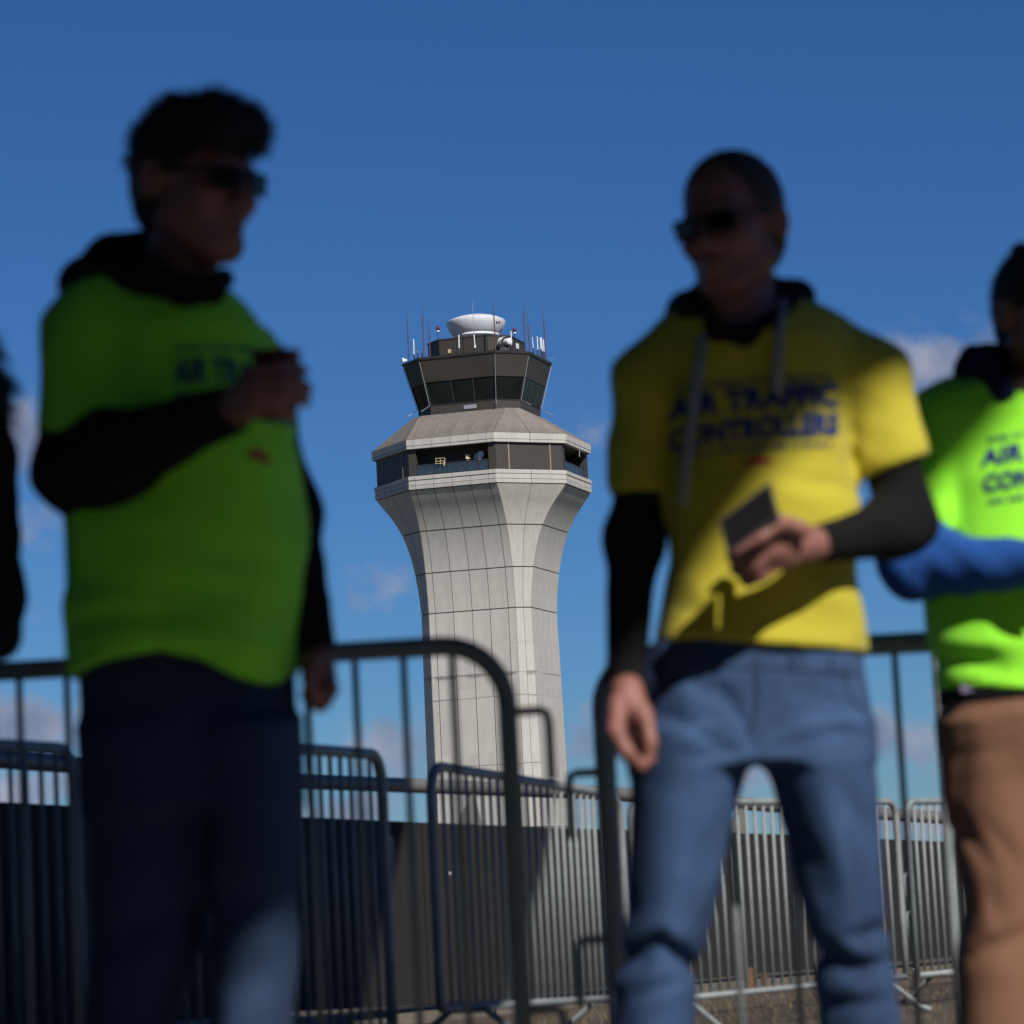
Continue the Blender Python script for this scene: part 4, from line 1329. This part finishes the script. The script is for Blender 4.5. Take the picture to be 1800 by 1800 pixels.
# ================================================================== man in the yellow tee
def person_yellow():
    TB = 1090
    D = 4.80
    L = [(500, 1250), (530, 1215), (560, 1180), (590, 1160), (630, 1148), (700, 1148), (870, 1163), (938, 1174), (991, 1175), (1050, 1165), (1098, 1155), (1130, 1148), (1200, 1138)]
    R = [(500, 1345), (530, 1400), (560, 1450), (600, 1490), (650, 1500), (700, 1500), (850, 1506), (905, 1507), (1009, 1507), (1080, 1514), (1151, 1523), (1200, 1525)]
    bz = [(500, .06), (560, .10), (630, .115), (800, .128), (1000, .125), (1200, .125)]
    torso = loft(L, R, D, bz, zt=P(1300, 508, D)[2])
    hd = Head(P(1288, 398, D - .04), math.radians(-34), .95, math.radians(-6), math.radians(-2))
    neck = [P(1300, 470, D), P(1308, 590, D + .02)]
    sh1, el1, wr1 = P(1140, 668, D), P(1114, 950, D + .01), P(1099, 1196, D - .07)
    sh2, el2, wr2 = P(1533, 664, D), P(1592, 918, D - .01), P(1440, 956, D - .19)
    m2 = el2 * .8 + wr2 * .2 + (0, 0, -.004)
    hipL, hipR = P(1220, 1250, D), P(1440, 1250, D)
    knL, anL = P(1162, 1690, D), P(1150, 2190, D + .02)
    knR, anR = P(1500, 1690, D), P(1522, 2190, D)
    B = Fld().u(hd.field())
    B.chain(neck, [.054, .058], .04)
    B.u(lambda p: np.maximum(torso(p) + .03, P(900, TB, D)[2] - p[:, 2]), .03)
    B.chain([sh1, el1, wr1], [.044, .034, .025], .03).chain([sh2, el2, m2, wr2], [.044, .036, .036, .026], .03)
    B.chain([P(1330, 1080, D), hipL, knL, anL], [.085, .064, .034, .034], .04).chain([P(1330, 1080, D), hipR, knR, anR], [.085, .064, .034, .034], .04)
    h1 = D - .09
    q = lambda x, y, d=0.0: P(x, y, h1 + d)
    hand(B, q(1101, 1205, 0), [q(1137, 1268, -.03), q(1122, 1280, -.012), q(1104, 1284, .008), q(1090, 1278, .03)],
         [[q(1144, 1305, -.042), q(1141, 1336, -.036), q(1134, 1350, -.02)], [q(1128, 1318, -.012), q(1126, 1342, .0), q(1126, 1345, .022)],
          [q(1104, 1318, .012), q(1106, 1335, .03), q(1112, 1326, .045)], [q(1088, 1308, .034), q(1092, 1324, .046), q(1100, 1316, .056)]],
         [q(1088, 1236, -.03), q(1083, 1285, -.058), q(1102, 1322, -.064), q(1128, 1348, -.05)], wr=.028, fr=.0105, tr=.0115)
    h2 = D - .245
    q = lambda x, y, d=0.0: P(x, y, h2 + d)
    hand(B, wr2, [q(1362, 918, -.012), q(1358, 945, -.022), q(1360, 970, -.016), q(1366, 990, .002)],
         [[q(1336, 922, .03), q(1312, 940, .055), q(1298, 950, .06)], [q(1325, 972, -.02), q(1294, 984, -.004), q(1284, 978, .03)],
          [q(1328, 995, -.014), q(1300, 1006, .0), q(1290, 1000, .03)], [q(1338, 1014, .0), q(1314, 1024, .01), q(1304, 1018, .034)]],
         [q(1410, 930, -.026), q(1374, 918, -.044), q(1338, 944, -.052), q(1292, 968, -.048)], fr=.0100, tr=.0095)
    root = sdf('person', B, (.05, D - .6, -.01), (.85, D + .4, 1.86), .0055, 'skin')
    tag(root, 'man with cropped hair and sunglasses in a yellow tee and blue jeans', 'person')
    hc = hd.c
    sdf('hair', hd.hair(.004, 0, .0015, 8), hc - .16, hc + .16, .003, 'buzz', root)
    hd.glasses(root)
    Hd = Fld().u(lambda p: np.maximum(torso(p) + .026, P(900, TB, D)[2] - p[:, 2]))
    Hd.sub(ell(P(1303, 528, D - .05), (.074, .13, .052)), .01)
    Hd.chain([sh1, el1, wr1], [.040, .042, .031], .04)
    Hd.chain([sh2, el2, m2, wr2], [.042, .046, .045, .030], .035)
    Hd.mod(wrinkle(.008, 28, (1, 1, 1.2), 12))
    hp = lambda x, y, d: P(x, y, D + d)
    Hd.chain([hp(1222, 556, -.05), hp(1212, 552, .03), hp(1250, 530, .10), hp(1330, 515, .12), hp(1400, 524, .07), hp(1388, 545, -.03)], [.032, .036, .036, .034, .028, .026], .02)
    Hd.chain([hp(1222, 556, -.05), hp(1262, 586, -.10), hp(1310, 592, -.115), hp(1355, 572, -.09), hp(1388, 545, -.03)], [.026, .016, .014, .016, .022], .02)
    Hd.sub(rcone(neck[0] + (0, 0, .05), neck[1] + (0, -.02, 0), .058, .058), .01)
    Hd.sub(rcone(wr1, wr1 + (wr1 - el1) * .5, .018, .020)).sub(rcone(wr2, wr2 + (wr2 - m2) * .5, .018, .020))
    # ribbed cuffs
    sdf('hoodie', Hd, (.08, D - .42, .7), (.8, D + .3, 1.66), .0065, 'charcoal', root)
    for px in (1,):
        MB().tube([P(1234, 590, D - .135), P(1226, 660, D - .155), P(1212, 760, D - .160), P(1205, 830, D - .157), P(1203, 888, D - .155)], [.0075] * 5, 8).build('drawstring', 'string', root, True)
        MB().tube([P(1376, 528, D - .09), P(1370, 590, D - .148), P(1366, 650, D - .150), P(1365, 690, D - .148)], [.0078] * 4, 8).build('drawstring', 'string', root, True)
    T = Fld().u(torso)
    T.chain([P(1200, 600, D), sh1, P(1119, 845, D)], [.045, .053, .050], .05)
    T.chain([P(1430, 585, D), sh2, P(1572, 800, D - .01)], [.045, .052, .057], .05)
    T.mod(wrinkle(.015, 16, (.8, .8, 1.1), 17))
    for (a, b, r, dp) in (((1497, 690), (1508, 850), .018, .016), ((1165, 720), (1168, 860), .016, .014), ((1390, 842), (1500, 846), .014, .006), ((1400, 832), (1500, 836), .012, -.004), ((1180, 1060), (1250, 1090), .02, .008), ((1260, 1130), (1500, 1122), .014, -.005),
                          ((1400, 1040), (1500, 1060), .02, -.005), ((1330, 1100), (1420, 1060), .02, .005)):
        T.mod(crease(P(*a, D - .11), P(*b, D - .11), r * 1.1, dp * .6))
    T.sub(ell(P(1305, 530, D - .05), (.086, .14, .056)), .01)
    def sleeve_cut(p):
        zl = P(1118, 868, D)[2]
        a, b = P(1525, 842, D), P(1634, 800, D)
        nrm = np.array([-(b - a)[2], (b - a)[0]]); nrm = nrm / np.linalg.norm(nrm)
        e = -((p[:, 0] - a[0]) * nrm[0] + (p[:, 2] - a[2]) * nrm[1])
        return np.where(p[:, 0] < P(1160, 860, D)[0], zl - p[:, 2], np.where(p[:, 0] > P(1513, 850, D)[0] + 0.0, e, -1)).astype(f32)
    Sl = Fld().u(rcone(P(1300, 700, D), P(1300, 700, D), 9, 9)).cut(sleeve_cut)
    T.cut(lambda p: np.where((p[:, 2] > P(1300, 930, D)[2]), sleeve_cut(p), -1).astype(f32))
    T.cut(hem([(1000, 1132), (1140, 1134), (1233, 1130), (1340, 1143), (1523, 1152), (1600, 1152)], D), .006)
    T.sub(lambda p: np.maximum(torso(p) + .020, p[:, 2] - P(1300, 1095, D)[2]))
    T.sub(rcone(P(1118, 800, D), P(1112, 900, D), .028, .032)).sub(rcone(P(1572, 780, D - .01), P(1600, 900, D - .01), .034, .038))
    tee = sdf('t_shirt', T, (.08, D - .3, .9), (.8, D + .3, 1.66), .006, 'yellow', root)
    tr = bvh(tee)
    letters('AIR TRAFFIC', ((1174, 735), (1476, 712), 34, 38), D - .1, tr, 'print', tee, bold=.06)
    letters('CONTROLLERS', ((1176, 788), (1476, 762), 34, 36), D - .1, tr, 'print', tee, bold=.06)
    strip_print(small_print(1190, 690, 1460, 666, 9, 1) + small_print(1190, 806, 1466, 785, 8, 2), D - .1, tr, 'print', tee, 'small_print')
    strip_print([[(1304, 824), (1312, 814), (1328, 808), (1346, 810), (1358, 818), (1346, 820), (1330, 819), (1316, 824)]], D - .1, tr, 'redprint', tee, 'emblem')
    # jeans
    J = Fld().u(loft([(1110, 1150), (1160, 1130), (1200, 1120), (1250, 1114), (1400, 1108)], [(1110, 1508), (1150, 1516), (1250, 1530), (1400, 1541)], D, [(1110, .098), (1150, .106), (1220, .120), (1400, .11)], zt=P(1300, 1118, D)[2], zb=P(1300, 1345, D)[2]))
    J.u(loft([(1290, 1112), (1450, 1107), (1600, 1103), (1660, 1092), (1720, 1080), (1800, 1074), (2170, 1070)], [(1290, 1330), (1340, 1318), (1440, 1288), (1560, 1267), (1640, 1246), (1700, 1227), (1800, 1223), (2170, 1215)], D, [(1290, .118), (1650, .102), (1720, .108), (2170, .095)], n=1.9, zb=.05, zt=P(1300, 1280, D)[2]), .02)
    J.u(loft([(1290, 1326), (1345, 1346), (1450, 1373), (1600, 1410), (1700, 1430), (1800, 1438), (2170, 1450)], [(1290, 1533), (1400, 1544), (1600, 1556), (1750, 1576), (1800, 1585), (2170, 1600)], D, [(1290, .118), (1650, .102), (1720, .108), (2170, .095)], n=1.9, zb=.05, zt=P(1300, 1280, D)[2]), .02)
    J.mod(wrinkle(.006, 24, (1, 1, 1.2), 31))
    for (x0, y0, x1, y1, dp) in ((1130, 1230, 1300, 1330, .007), (1120, 1260, 1290, 1345, -.006), (1250, 1180, 1318, 1300, .008), (1340, 1320, 1480, 1290, .008), (1350, 1345, 1500, 1340, -.006), 
                                 (1090, 1760, 1210, 1720, .008), (1440, 1770, 1570, 1760, .009), (1395, 1165, 1395, 1215, .005), (1395, 1215, 1500, 1240, .005), (1205, 1165, 1150, 1220, .006)):
        J.mod(crease(P(x0, y0, D - .10), P(x1, y1, D - .10), .011, dp * (.6 if dp > 0 else .25)))
    for (a, b, r, dp) in (((1325, 1165), (1325, 1260), .012, .006), ((1150, 1160), (1290, 1235), .02, .012), ((1290, 1235), (1325, 1330), .02, .010), ((1330, 1300), (1385, 1265), .018, .008), ((1200, 1330), (1310, 1320), .018, .009), ((1160, 1190), (1270, 1300), .02, -.006),
                          ((1095, 1700), (1160, 1655), .020, .034), ((1160, 1655), (1235, 1715), .020, .034), ((1180, 1200), (1320, 1290), .015, -.007), ((1420, 1200), (1520, 1190), .02, .006), ((1400, 1270), (1535, 1300), .02, .006), ((1130, 1290), (1260, 1310), .02, -.006), ((1130, 1640), (1230, 1640), .03, -.012), ((1110, 1730), (1220, 1745), .04, -.014), 
                          ((1425, 1668), (1510, 1700), .024, .034), ((1500, 1650), (1570, 1630), .018, .026), ((1470, 1720), (1575, 1690), .018, .020), ((1480, 1670), (1550, 1672), .02, -.014), ((1450, 1740), (1560, 1722), .03, -.012), ((1480, 1390), (1540, 1470), .022, .012), ((1390, 1380), (1450, 1560), .03, .014), ((1460, 1400), (1500, 1620), .03, -.012)):
        J.mod(crease(P(*a, D - .10), P(*b, D - .10), r * .75, dp * (.55 if dp > 0 else .25)))
    sdf('jeans', J, (.08, D - .25, .03), (.78, D + .25, 1.08), .0065, 'jeans', root)
    tj = bvh(bpy.data.objects['jeans.001'] if 'jeans.001' in bpy.data.objects else bpy.data.objects['jeans'])
    def seam(pxs, r, mt, name, off=.001):
        pts = []
        for (px, py) in pxs:
            q = P(px, py, D - .1)
            loc = tj.ray_cast(Vector((q[0], D - 1.2, q[2])), Vector((0, 1, 0)))[0]
            if loc is not None: pts.append(np.array(loc) + (0, -off, 0))
        if len(pts) > 1: MB().tube(pts, r, 6).build(name, mt, root)
    seam([(1327, 1156), (1328, 1190), (1329, 1230), (1326, 1262), (1318, 1285)], .0022, 'jeans_seam', 'fly_seam')
    seam([(1160, 1180), (1172, 1210), (1150, 1250), (1122, 1262)], .0022, 'jeans_seam', 'pocket_seam')
    seam([(1490, 1166), (1488, 1205), (1510, 1240), (1534, 1252)], .0022, 'jeans_seam', 'pocket_seam')
    seam([(1132 + i * 16, 1168 + i * .6) for i in range(25)], .0018, 'jeans_seam', 'waist_seam')
    for px in (1190, 1270, 1390, 1462):
        seam([(px, 1150), (px, 1160), (px, 1170)], .0045, 'jeans', 'belt_loop')
    for an, az in ((anL, -.4), (anR, .35)):
        F = Fld(); shoe(F, an, az)
        sdf('shoe', F, an * (1, 1, 0) + (-.3, -.3, 0), an * (1, 1, 0) + (.3, .3, .2), .008, 'shoe', root)
    # phone held against the palm
    dp = h2 - .030
    a, b, c = P(1266, 918, dp + .012), P(1354, 850, dp - .004), P(1281, 978, dp - .020)
    ex, ey = (b - a) / 2, (c - a) / 2
    ez = np.cross(ex, ey); ez = ez / np.linalg.norm(ez) * .0045
    ph = MB().obox(a + ex + ey, ex, ey, ez).build('phone', 'phone_rim')
    tag(ph, 'black phone gripped in the left hand of the man in yellow', 'phone')
    sg = 1 if ez[1] < 0 else -1
    MB().obox(a + ex + ey + ez * sg * 1.05, ex * .93, ey * .90, ez * .12).build('screen', 'phone', ph)

# ================================================================== man at the right edge
def person_right():
    TB = 1150
    D = 5.46
    L = [(640, 1740), (670, 1700), (700, 1645), (740, 1632), (800, 1640), (900, 1642), (1050, 1630), (1150, 1637), (1200, 1648), (1260, 1652)]
    R = [(640, 1900), (670, 1950), (700, 2010), (740, 2030), (900, 2025), (1050, 2030), (1200, 2035), (1260, 2035)]
    bz = [(640, .08), (720, .12), (900, .14), (1100, .15), (1260, .145)]
    torso = loft(L, R, D, bz, zt=P(1830, 640, D)[2])
    hd = Head(P(1836, 553, D - .02), math.radians(24), .97, math.radians(-4), math.radians(2))
    neck = [P(1822, 620, D + .01), P(1826, 720, D + .03)]
    sh1, el1, wr1 = P(1662, 750, D), P(1607, 992, D - .04), P(1850, 992, D - .22)
    sh2, el2, wr2 = P(1995, 740, D), P(2060, 990, D - .04), P(1935, 1010, D - .15)
    hipL, hipR = P(1760, 1330, D), P(1930, 1330, D)
    knL, anL = P(1765, 1720, D), P(1765, 2100, D)
    knR, anR = P(1940, 1720, D), P(1945, 2100, D)
    B = Fld().u(hd.field())
    B.chain(neck, [.056, .062], .04)
    B.u(lambda p: np.maximum(torso(p) + .03, P(900, TB, D)[2] - p[:, 2]), .03)
    for (a, b, c) in ((sh1, el1, wr1), (sh2, el2, wr2)): B.chain([a, b, c], [.046, .040, .028], .03)
    B.chain([P(1840, 1130, D), hipL, knL, anL], [.09, .07, .05, .038], .04).chain([P(1840, 1130, D), hipR, knR, anR], [.09, .07, .05, .038], .04)
    for w, sg, dy in ((wr1, 1, -.005), (wr2, -1, .03)):
        k = [w + (sg * .085, dy - .0, z) for z in (.030, .010, -.012, -.032)]
        hand(B, w, k, [[q + (sg * .035, .0, 0), q + (sg * .06, .015, -.002), q + (sg * .072, .03, -.004)] for q in k], [w + (sg * .03, -.02, .03), w + (sg * .06, -.03, .05), w + (sg * .085, -.025, .06)], fr=.010)
    root = sdf('person', B, (.6, D - .55, -.01), (1.35, D + .45, 1.86), .007, 'skin')
    tag(root, 'man cut by the right edge in a lime tee, blue sleeves and brown trousers', 'person')
    hc = hd.c
    hr = sdf('hair', hd.hair(.010, .004, .006, 5), hc - .17, hc + .19, .004, 'hair', root)
    strands(root, hr, 900, .010, 'hair', 6, hc[2] + .0, hd)
    Hd = Fld().u(lambda p: np.maximum(torso(p) + .026, P(900, TB, D)[2] - p[:, 2]))
    Hd.sub(ell(P(1824, 650, D - .05), (.09, .14, .055)), .01)
    for (a, b, c) in ((sh1, el1, wr1), (sh2, el2, wr2)): Hd.chain([a, b, c], [.060, .056, .042], .04)
    Hd.mod(wrinkle(.014, 26, (1.2, 1, .8), 41))
    Hd.sub(rcone(wr1, wr1 + (wr1 - el1) * .5, .031, .036)).sub(rcone(wr2, wr2 + (wr2 - el2) * .5, .031, .036))
    hood = sdf('sweatshirt', Hd, (.55, D - .45, .8), (1.4, D + .3, 1.62), .0075, 'blue', root)
    hp = lambda x, y, d: P(x, y, D + d)
    Cl = Fld().chain([hp(1765, 690, -.11), hp(1715, 652, -.02), hp(1735, 640, .08), hp(1822, 640, .12), hp(1905, 645, .08), hp(1935, 655, -.02), hp(1880, 700, -.12)], [.022, .036, .036, .034, .036, .034, .022], .02)
    Cl.chain([hp(1708, 622, .0), hp(1716, 660, -.01)], [.016, .03], .03)
    Cl.mod(wrinkle(.006, 30, (1, 1, 1), 43))
    Cl.sub(rcone(neck[0] + (0, 0, .06), neck[1], .062, .060), .01)
    sdf('collar', Cl, hp(1660, 780, -.25), hp(2000, 570, .25), .006, 'navy', root)
    T = Fld().u(torso)
    T.chain([P(1740, 700, D), sh1, P(1645, 900, D - .02)], [.05, .066, .064], .05)
    T.chain([P(1920, 700, D), sh2, P(2025, 890, D - .02)], [.05, .066, .064], .05)
    T.mod(wrinkle(.018, 17, (.8, .8, 1.1), 47))
    for (a, b, r, dp) in (((1684, 800), (1690, 940), .018, .018), ((1640, 1150), (1760, 1155), .016, .010), ((1700, 1160), (1800, 1190), .02, .013), ((1660, 1130), (1800, 1135), .02, -.012), ((1660, 1190), (1800, 1205), .02, -.010), ((1660, 1090), (1800, 1080), .025, -.006)):
        T.mod(crease(P(*a, D - .13), P(*b, D - .13), r * 1.1, dp * .6))
    T.sub(ell(P(1824, 650, D - .05), (.105, .15, .060)), .01)
    zl = P(1650, 942, D)[2]
    T.cut(lambda p: np.where((p[:, 0] < P(1672, 950, D)[0]) & (p[:, 2] > P(1650, 1010, D)[2]), zl - p[:, 2], -1).astype(f32))
    T.cut(hem([(1500, 1214), (1650, 1216), (1720, 1216), (1800, 1222), (2100, 1225)], D), .006)
    T.sub(lambda p: np.maximum(torso(p) + .022, p[:, 2] - P(1800, 1185, D)[2]))
    tee = sdf('t_shirt', T, (.55, D - .35, .8), (1.4, D + .3, 1.62), .007, 'lime', root)
    tr = bvh(tee)
    letters('AIR TRAFFIC', ((1722, 820), (1975, 790), 28, 28), D - .1, tr, 'print', tee, bold=.045)
    letters('CONTROLLERS', ((1726, 866), (1975, 836), 28, 28), D - .1, tr, 'print', tee, bold=.045)
    strip_print(small_print(1735, 888, 1930, 866, 7, 6) + small_print(1735, 778, 1930, 752, 7, 7), D - .1, tr, 'print', tee, 'small_print')
    strip_print([[(1690, 1218), (1722, 1212), (1722, 1192), (1702, 1194), (1690, 1202)]], D - .1, tr, 'tag', tee, 'hem_tag')
    J = Fld().u(loft([(1190, 1660), (1240, 1653), (1330, 1664), (1390, 1676), (1430, 1690)], [(1190, 2020), (1420, 2030)], D, [(1190, .120), (1230, .128), (1300, .14), (1360, .125), (1400, .10), (1430, .06)], zt=P(1800, 1205, D)[2], zb=P(1800, 1430, D)[2]))
    J.u(loft([(1360, 1662), (1500, 1678), (1600, 1688), (1700, 1682), (1800, 1684), (2080, 1690)], [(1360, 1850), (1500, 1846), (1800, 1838), (2080, 1835)], D, [(1360, .12), (1700, .095), (2080, .09)], zb=.05, zt=P(1800, 1270, D)[2]), .04)
    J.u(loft([(1360, 1846), (1500, 1852), (1800, 1862), (2080, 1870)], [(1360, 2030), (1800, 2025), (2080, 2020)], D, [(1360, .12), (1700, .095), (2080, .09)], zb=.05, zt=P(1800, 1270, D)[2]), .04)
    J.mod(wrinkle(.007, 20, (1, 1, .8), 51))
    for (a, b, r, dp) in (((1700, 1290), (1690, 1400), .02, .010), ((1730, 1440), (1790, 1520), .016, .008), ((1690, 1430), (1740, 1520), .02, .016), ((1690, 1530), (1710, 1640), .024, .016), ((1720, 1680), (1800, 1640), .02, .016), ((1720, 1720), (1800, 1700), .03, -.012), ((1745, 1560), (1760, 1620), .02, .010), ((1670, 1330), (1800, 1310), .02, .006), ((1690, 1270), (1800, 1262), .02, -.006)):
        J.mod(crease(P(*a, D - .11), P(*b, D - .11), r * .8, dp * (.55 if dp > 0 else .2)))
    sdf('trousers', J, (.7, D - .25, .03), (1.3, D + .25, 1.06), .008, 'khaki', root)
    Bt = Fld().u(loft([(1150, 1650), (1300, 1650)], [(1150, 2034), (1300, 2034)], D, [(1150, .140), (1300, .142)], zt=P(1800, 1200, D)[2], zb=P(1800, 1232, D)[2]))
    sdf('belt', Bt, (.7, D - .25, .9), (1.3, D + .25, 1.08), .006, 'black', root)
    for an, az in ((anL, .1), (anR, .5)):
        F = Fld(); shoe(F, an, az)
        sdf('shoe', F, an * (1, 1, 0) + (-.3, -.3, 0), an * (1, 1, 0) + (.3, .3, .2), .01, 'shoe', root)

# ================================================================== person at the left edge
def person_edge():
    TB = 1230
    D = 4.55
    L = [(700, -260), (740, -330), (900, -330), (1100, -320), (1240, -330)]
    R = [(700, -120), (740, -60), (790, -15), (860, -12), (960, -25), (1100, -30), (1240, -10)]
    torso = loft(L, R, D, [(700, .08), (800, .12), (1240, .14)], zt=P(-180, 690, D)[2], zb=P(-180, 1300, D)[2])
    hd = Head(P(-165, 575, D), math.radians(30), .93)
    neck = [P(-165, 650, D + .01), P(-170, 750, D + .03)]
    sh, el, wr = P(-45, 800, D), P(-8, 1050, D + .04), P(-60, 1195, D - .12)
    sh2, el2, wr2 = P(-305, 800, D), P(-345, 1050, D + .04), P(-330, 1260, D - .06)
    hipL, hipR = P(-245, 1300, D), P(-100, 1300, D)
    knL, anL, knR, anR = P(-240, 1760, D), P(-240, 2240, D), P(-110, 1760, D), P(-105, 2240, D)
    B = Fld().u(hd.field()).chain(neck, [.045, .055], .04)
    B.u(lambda p: np.maximum(torso(p) + .03, P(900, TB, D)[2] - p[:, 2]), .03)
    B.chain([sh, el, wr], [.04, .034, .025], .03).chain([sh2, el2, wr2], [.04, .034, .025], .03)
    B.chain([hipL, knL, anL], [.08, .052, .036], .04).chain([hipR, knR, anR], [.08, .052, .036], .04)
    for w, dx in ((wr, -.35), (wr2, .1)):
        k = [w + (dx * .09, y, -.075) for y in (-.03, -.01, .01, .03)]
        hand(B, w, k, [[q + (dx * .04, 0, -.035), q + (dx * .06, .01, -.055), q + (dx * .06, .02, -.066)] for q in k], [w + (0, -.03, -.03), w + (0, -.045, -.06), w + (.0, -.045, -.085)])
    root = sdf('person', B, (-1.3, D - .4, -.01), (-.62, D + .4, 1.75), .008, 'skin')
    tag(root, 'person cut by the left edge, long dark hair and bulky black jacket', 'person')
    hr = Fld().u(hd.hair(.018, .0, .008, 9))
    for i, (x0, x1, x2, x3, y) in enumerate(((-95, -62, -20, 8, -.02), (-105, -75, -45, -12, -.07), (-100, -70, -30, -4, .03), (-200, -235, -245, -250, 0), (-190, -225, -225, -235, -.06), (-150, -160, -165, -170, .10))):
        hr.chain([P(x0, 560, D + y), P(x1, 620, D + y), P(x2, 690, D + y), P(x3, 748, D + y - .01)], [.045, .040, .028, .008], .03)
    hr.mod(wrinkle(.006, 120, (1, 1, .25), 71, 11))
    hc = hd.c
    ho = sdf('hair', hr, hc - (.28, .2, .36), hc + (.28, .25, .2), .005, 'hair', root)
    strands(root, ho, 2000, .06, 'hair', 7, hc[2] - .4, hd, 1.4)
    J = Fld().u(torso)
    J.chain([P(-110, 750, D), sh, el, wr], [.06, .060, .040, .038], .03)
    J.chain([P(-240, 750, D), sh2, el2, wr2], [.06, .065, .055, .042], .04)
    for (x, y, r) in ((-8, 880, .030), (-6, 945, .034), (-10, 1015, .028), (-5, 1075, .036), (-3, 1125, .034)):
        J.u(ell(P(x, y, D + .02), (r, .05, .033)), .02)
    J.mod(wrinkle(.014, 30, (.6, .6, 1.4), 61))
    J.sub(rcone(neck[0], neck[1], .06, .06), .01)
    J.sub(rcone(wr, wr + (wr - el) * .5, .028, .034)).sub(rcone(wr2, wr2 + (wr2 - el2) * .5, .028, .034))
    sdf('jacket', J, (-1.35, D - .4, .75), (-.55, D + .35, 1.5), .007, 'black', root)
    Tr = Fld().u(loft([(1240, -310), (1400, -310), (2220, -290)], [(1240, -178), (1400, -180), (2220, -195)], D, [(1240, .11), (2220, .08)], zt=P(-200, 1230, D)[2], zb=.05))
    Tr.u(loft([(1240, -176), (1400, -172), (2220, -150)], [(1240, -35), (1400, -40), (2220, -60)], D, [(1240, .11), (2220, .08)], zt=P(-200, 1230, D)[2], zb=.05), .02)
    sdf('trousers', Tr, (-1.3, D - .25, .03), (-.6, D + .25, 1.05), .01, 'black', root)
    for an in (anL, anR):
        F = Fld(); shoe(F, an, .3)
        sdf('shoe', F, an * (1, 1, 0) + (-.3, -.3, 0), an * (1, 1, 0) + (.3, .3, .2), .01, 'shoe', root)

person_left()
person_yellow()
person_right()
person_edge()
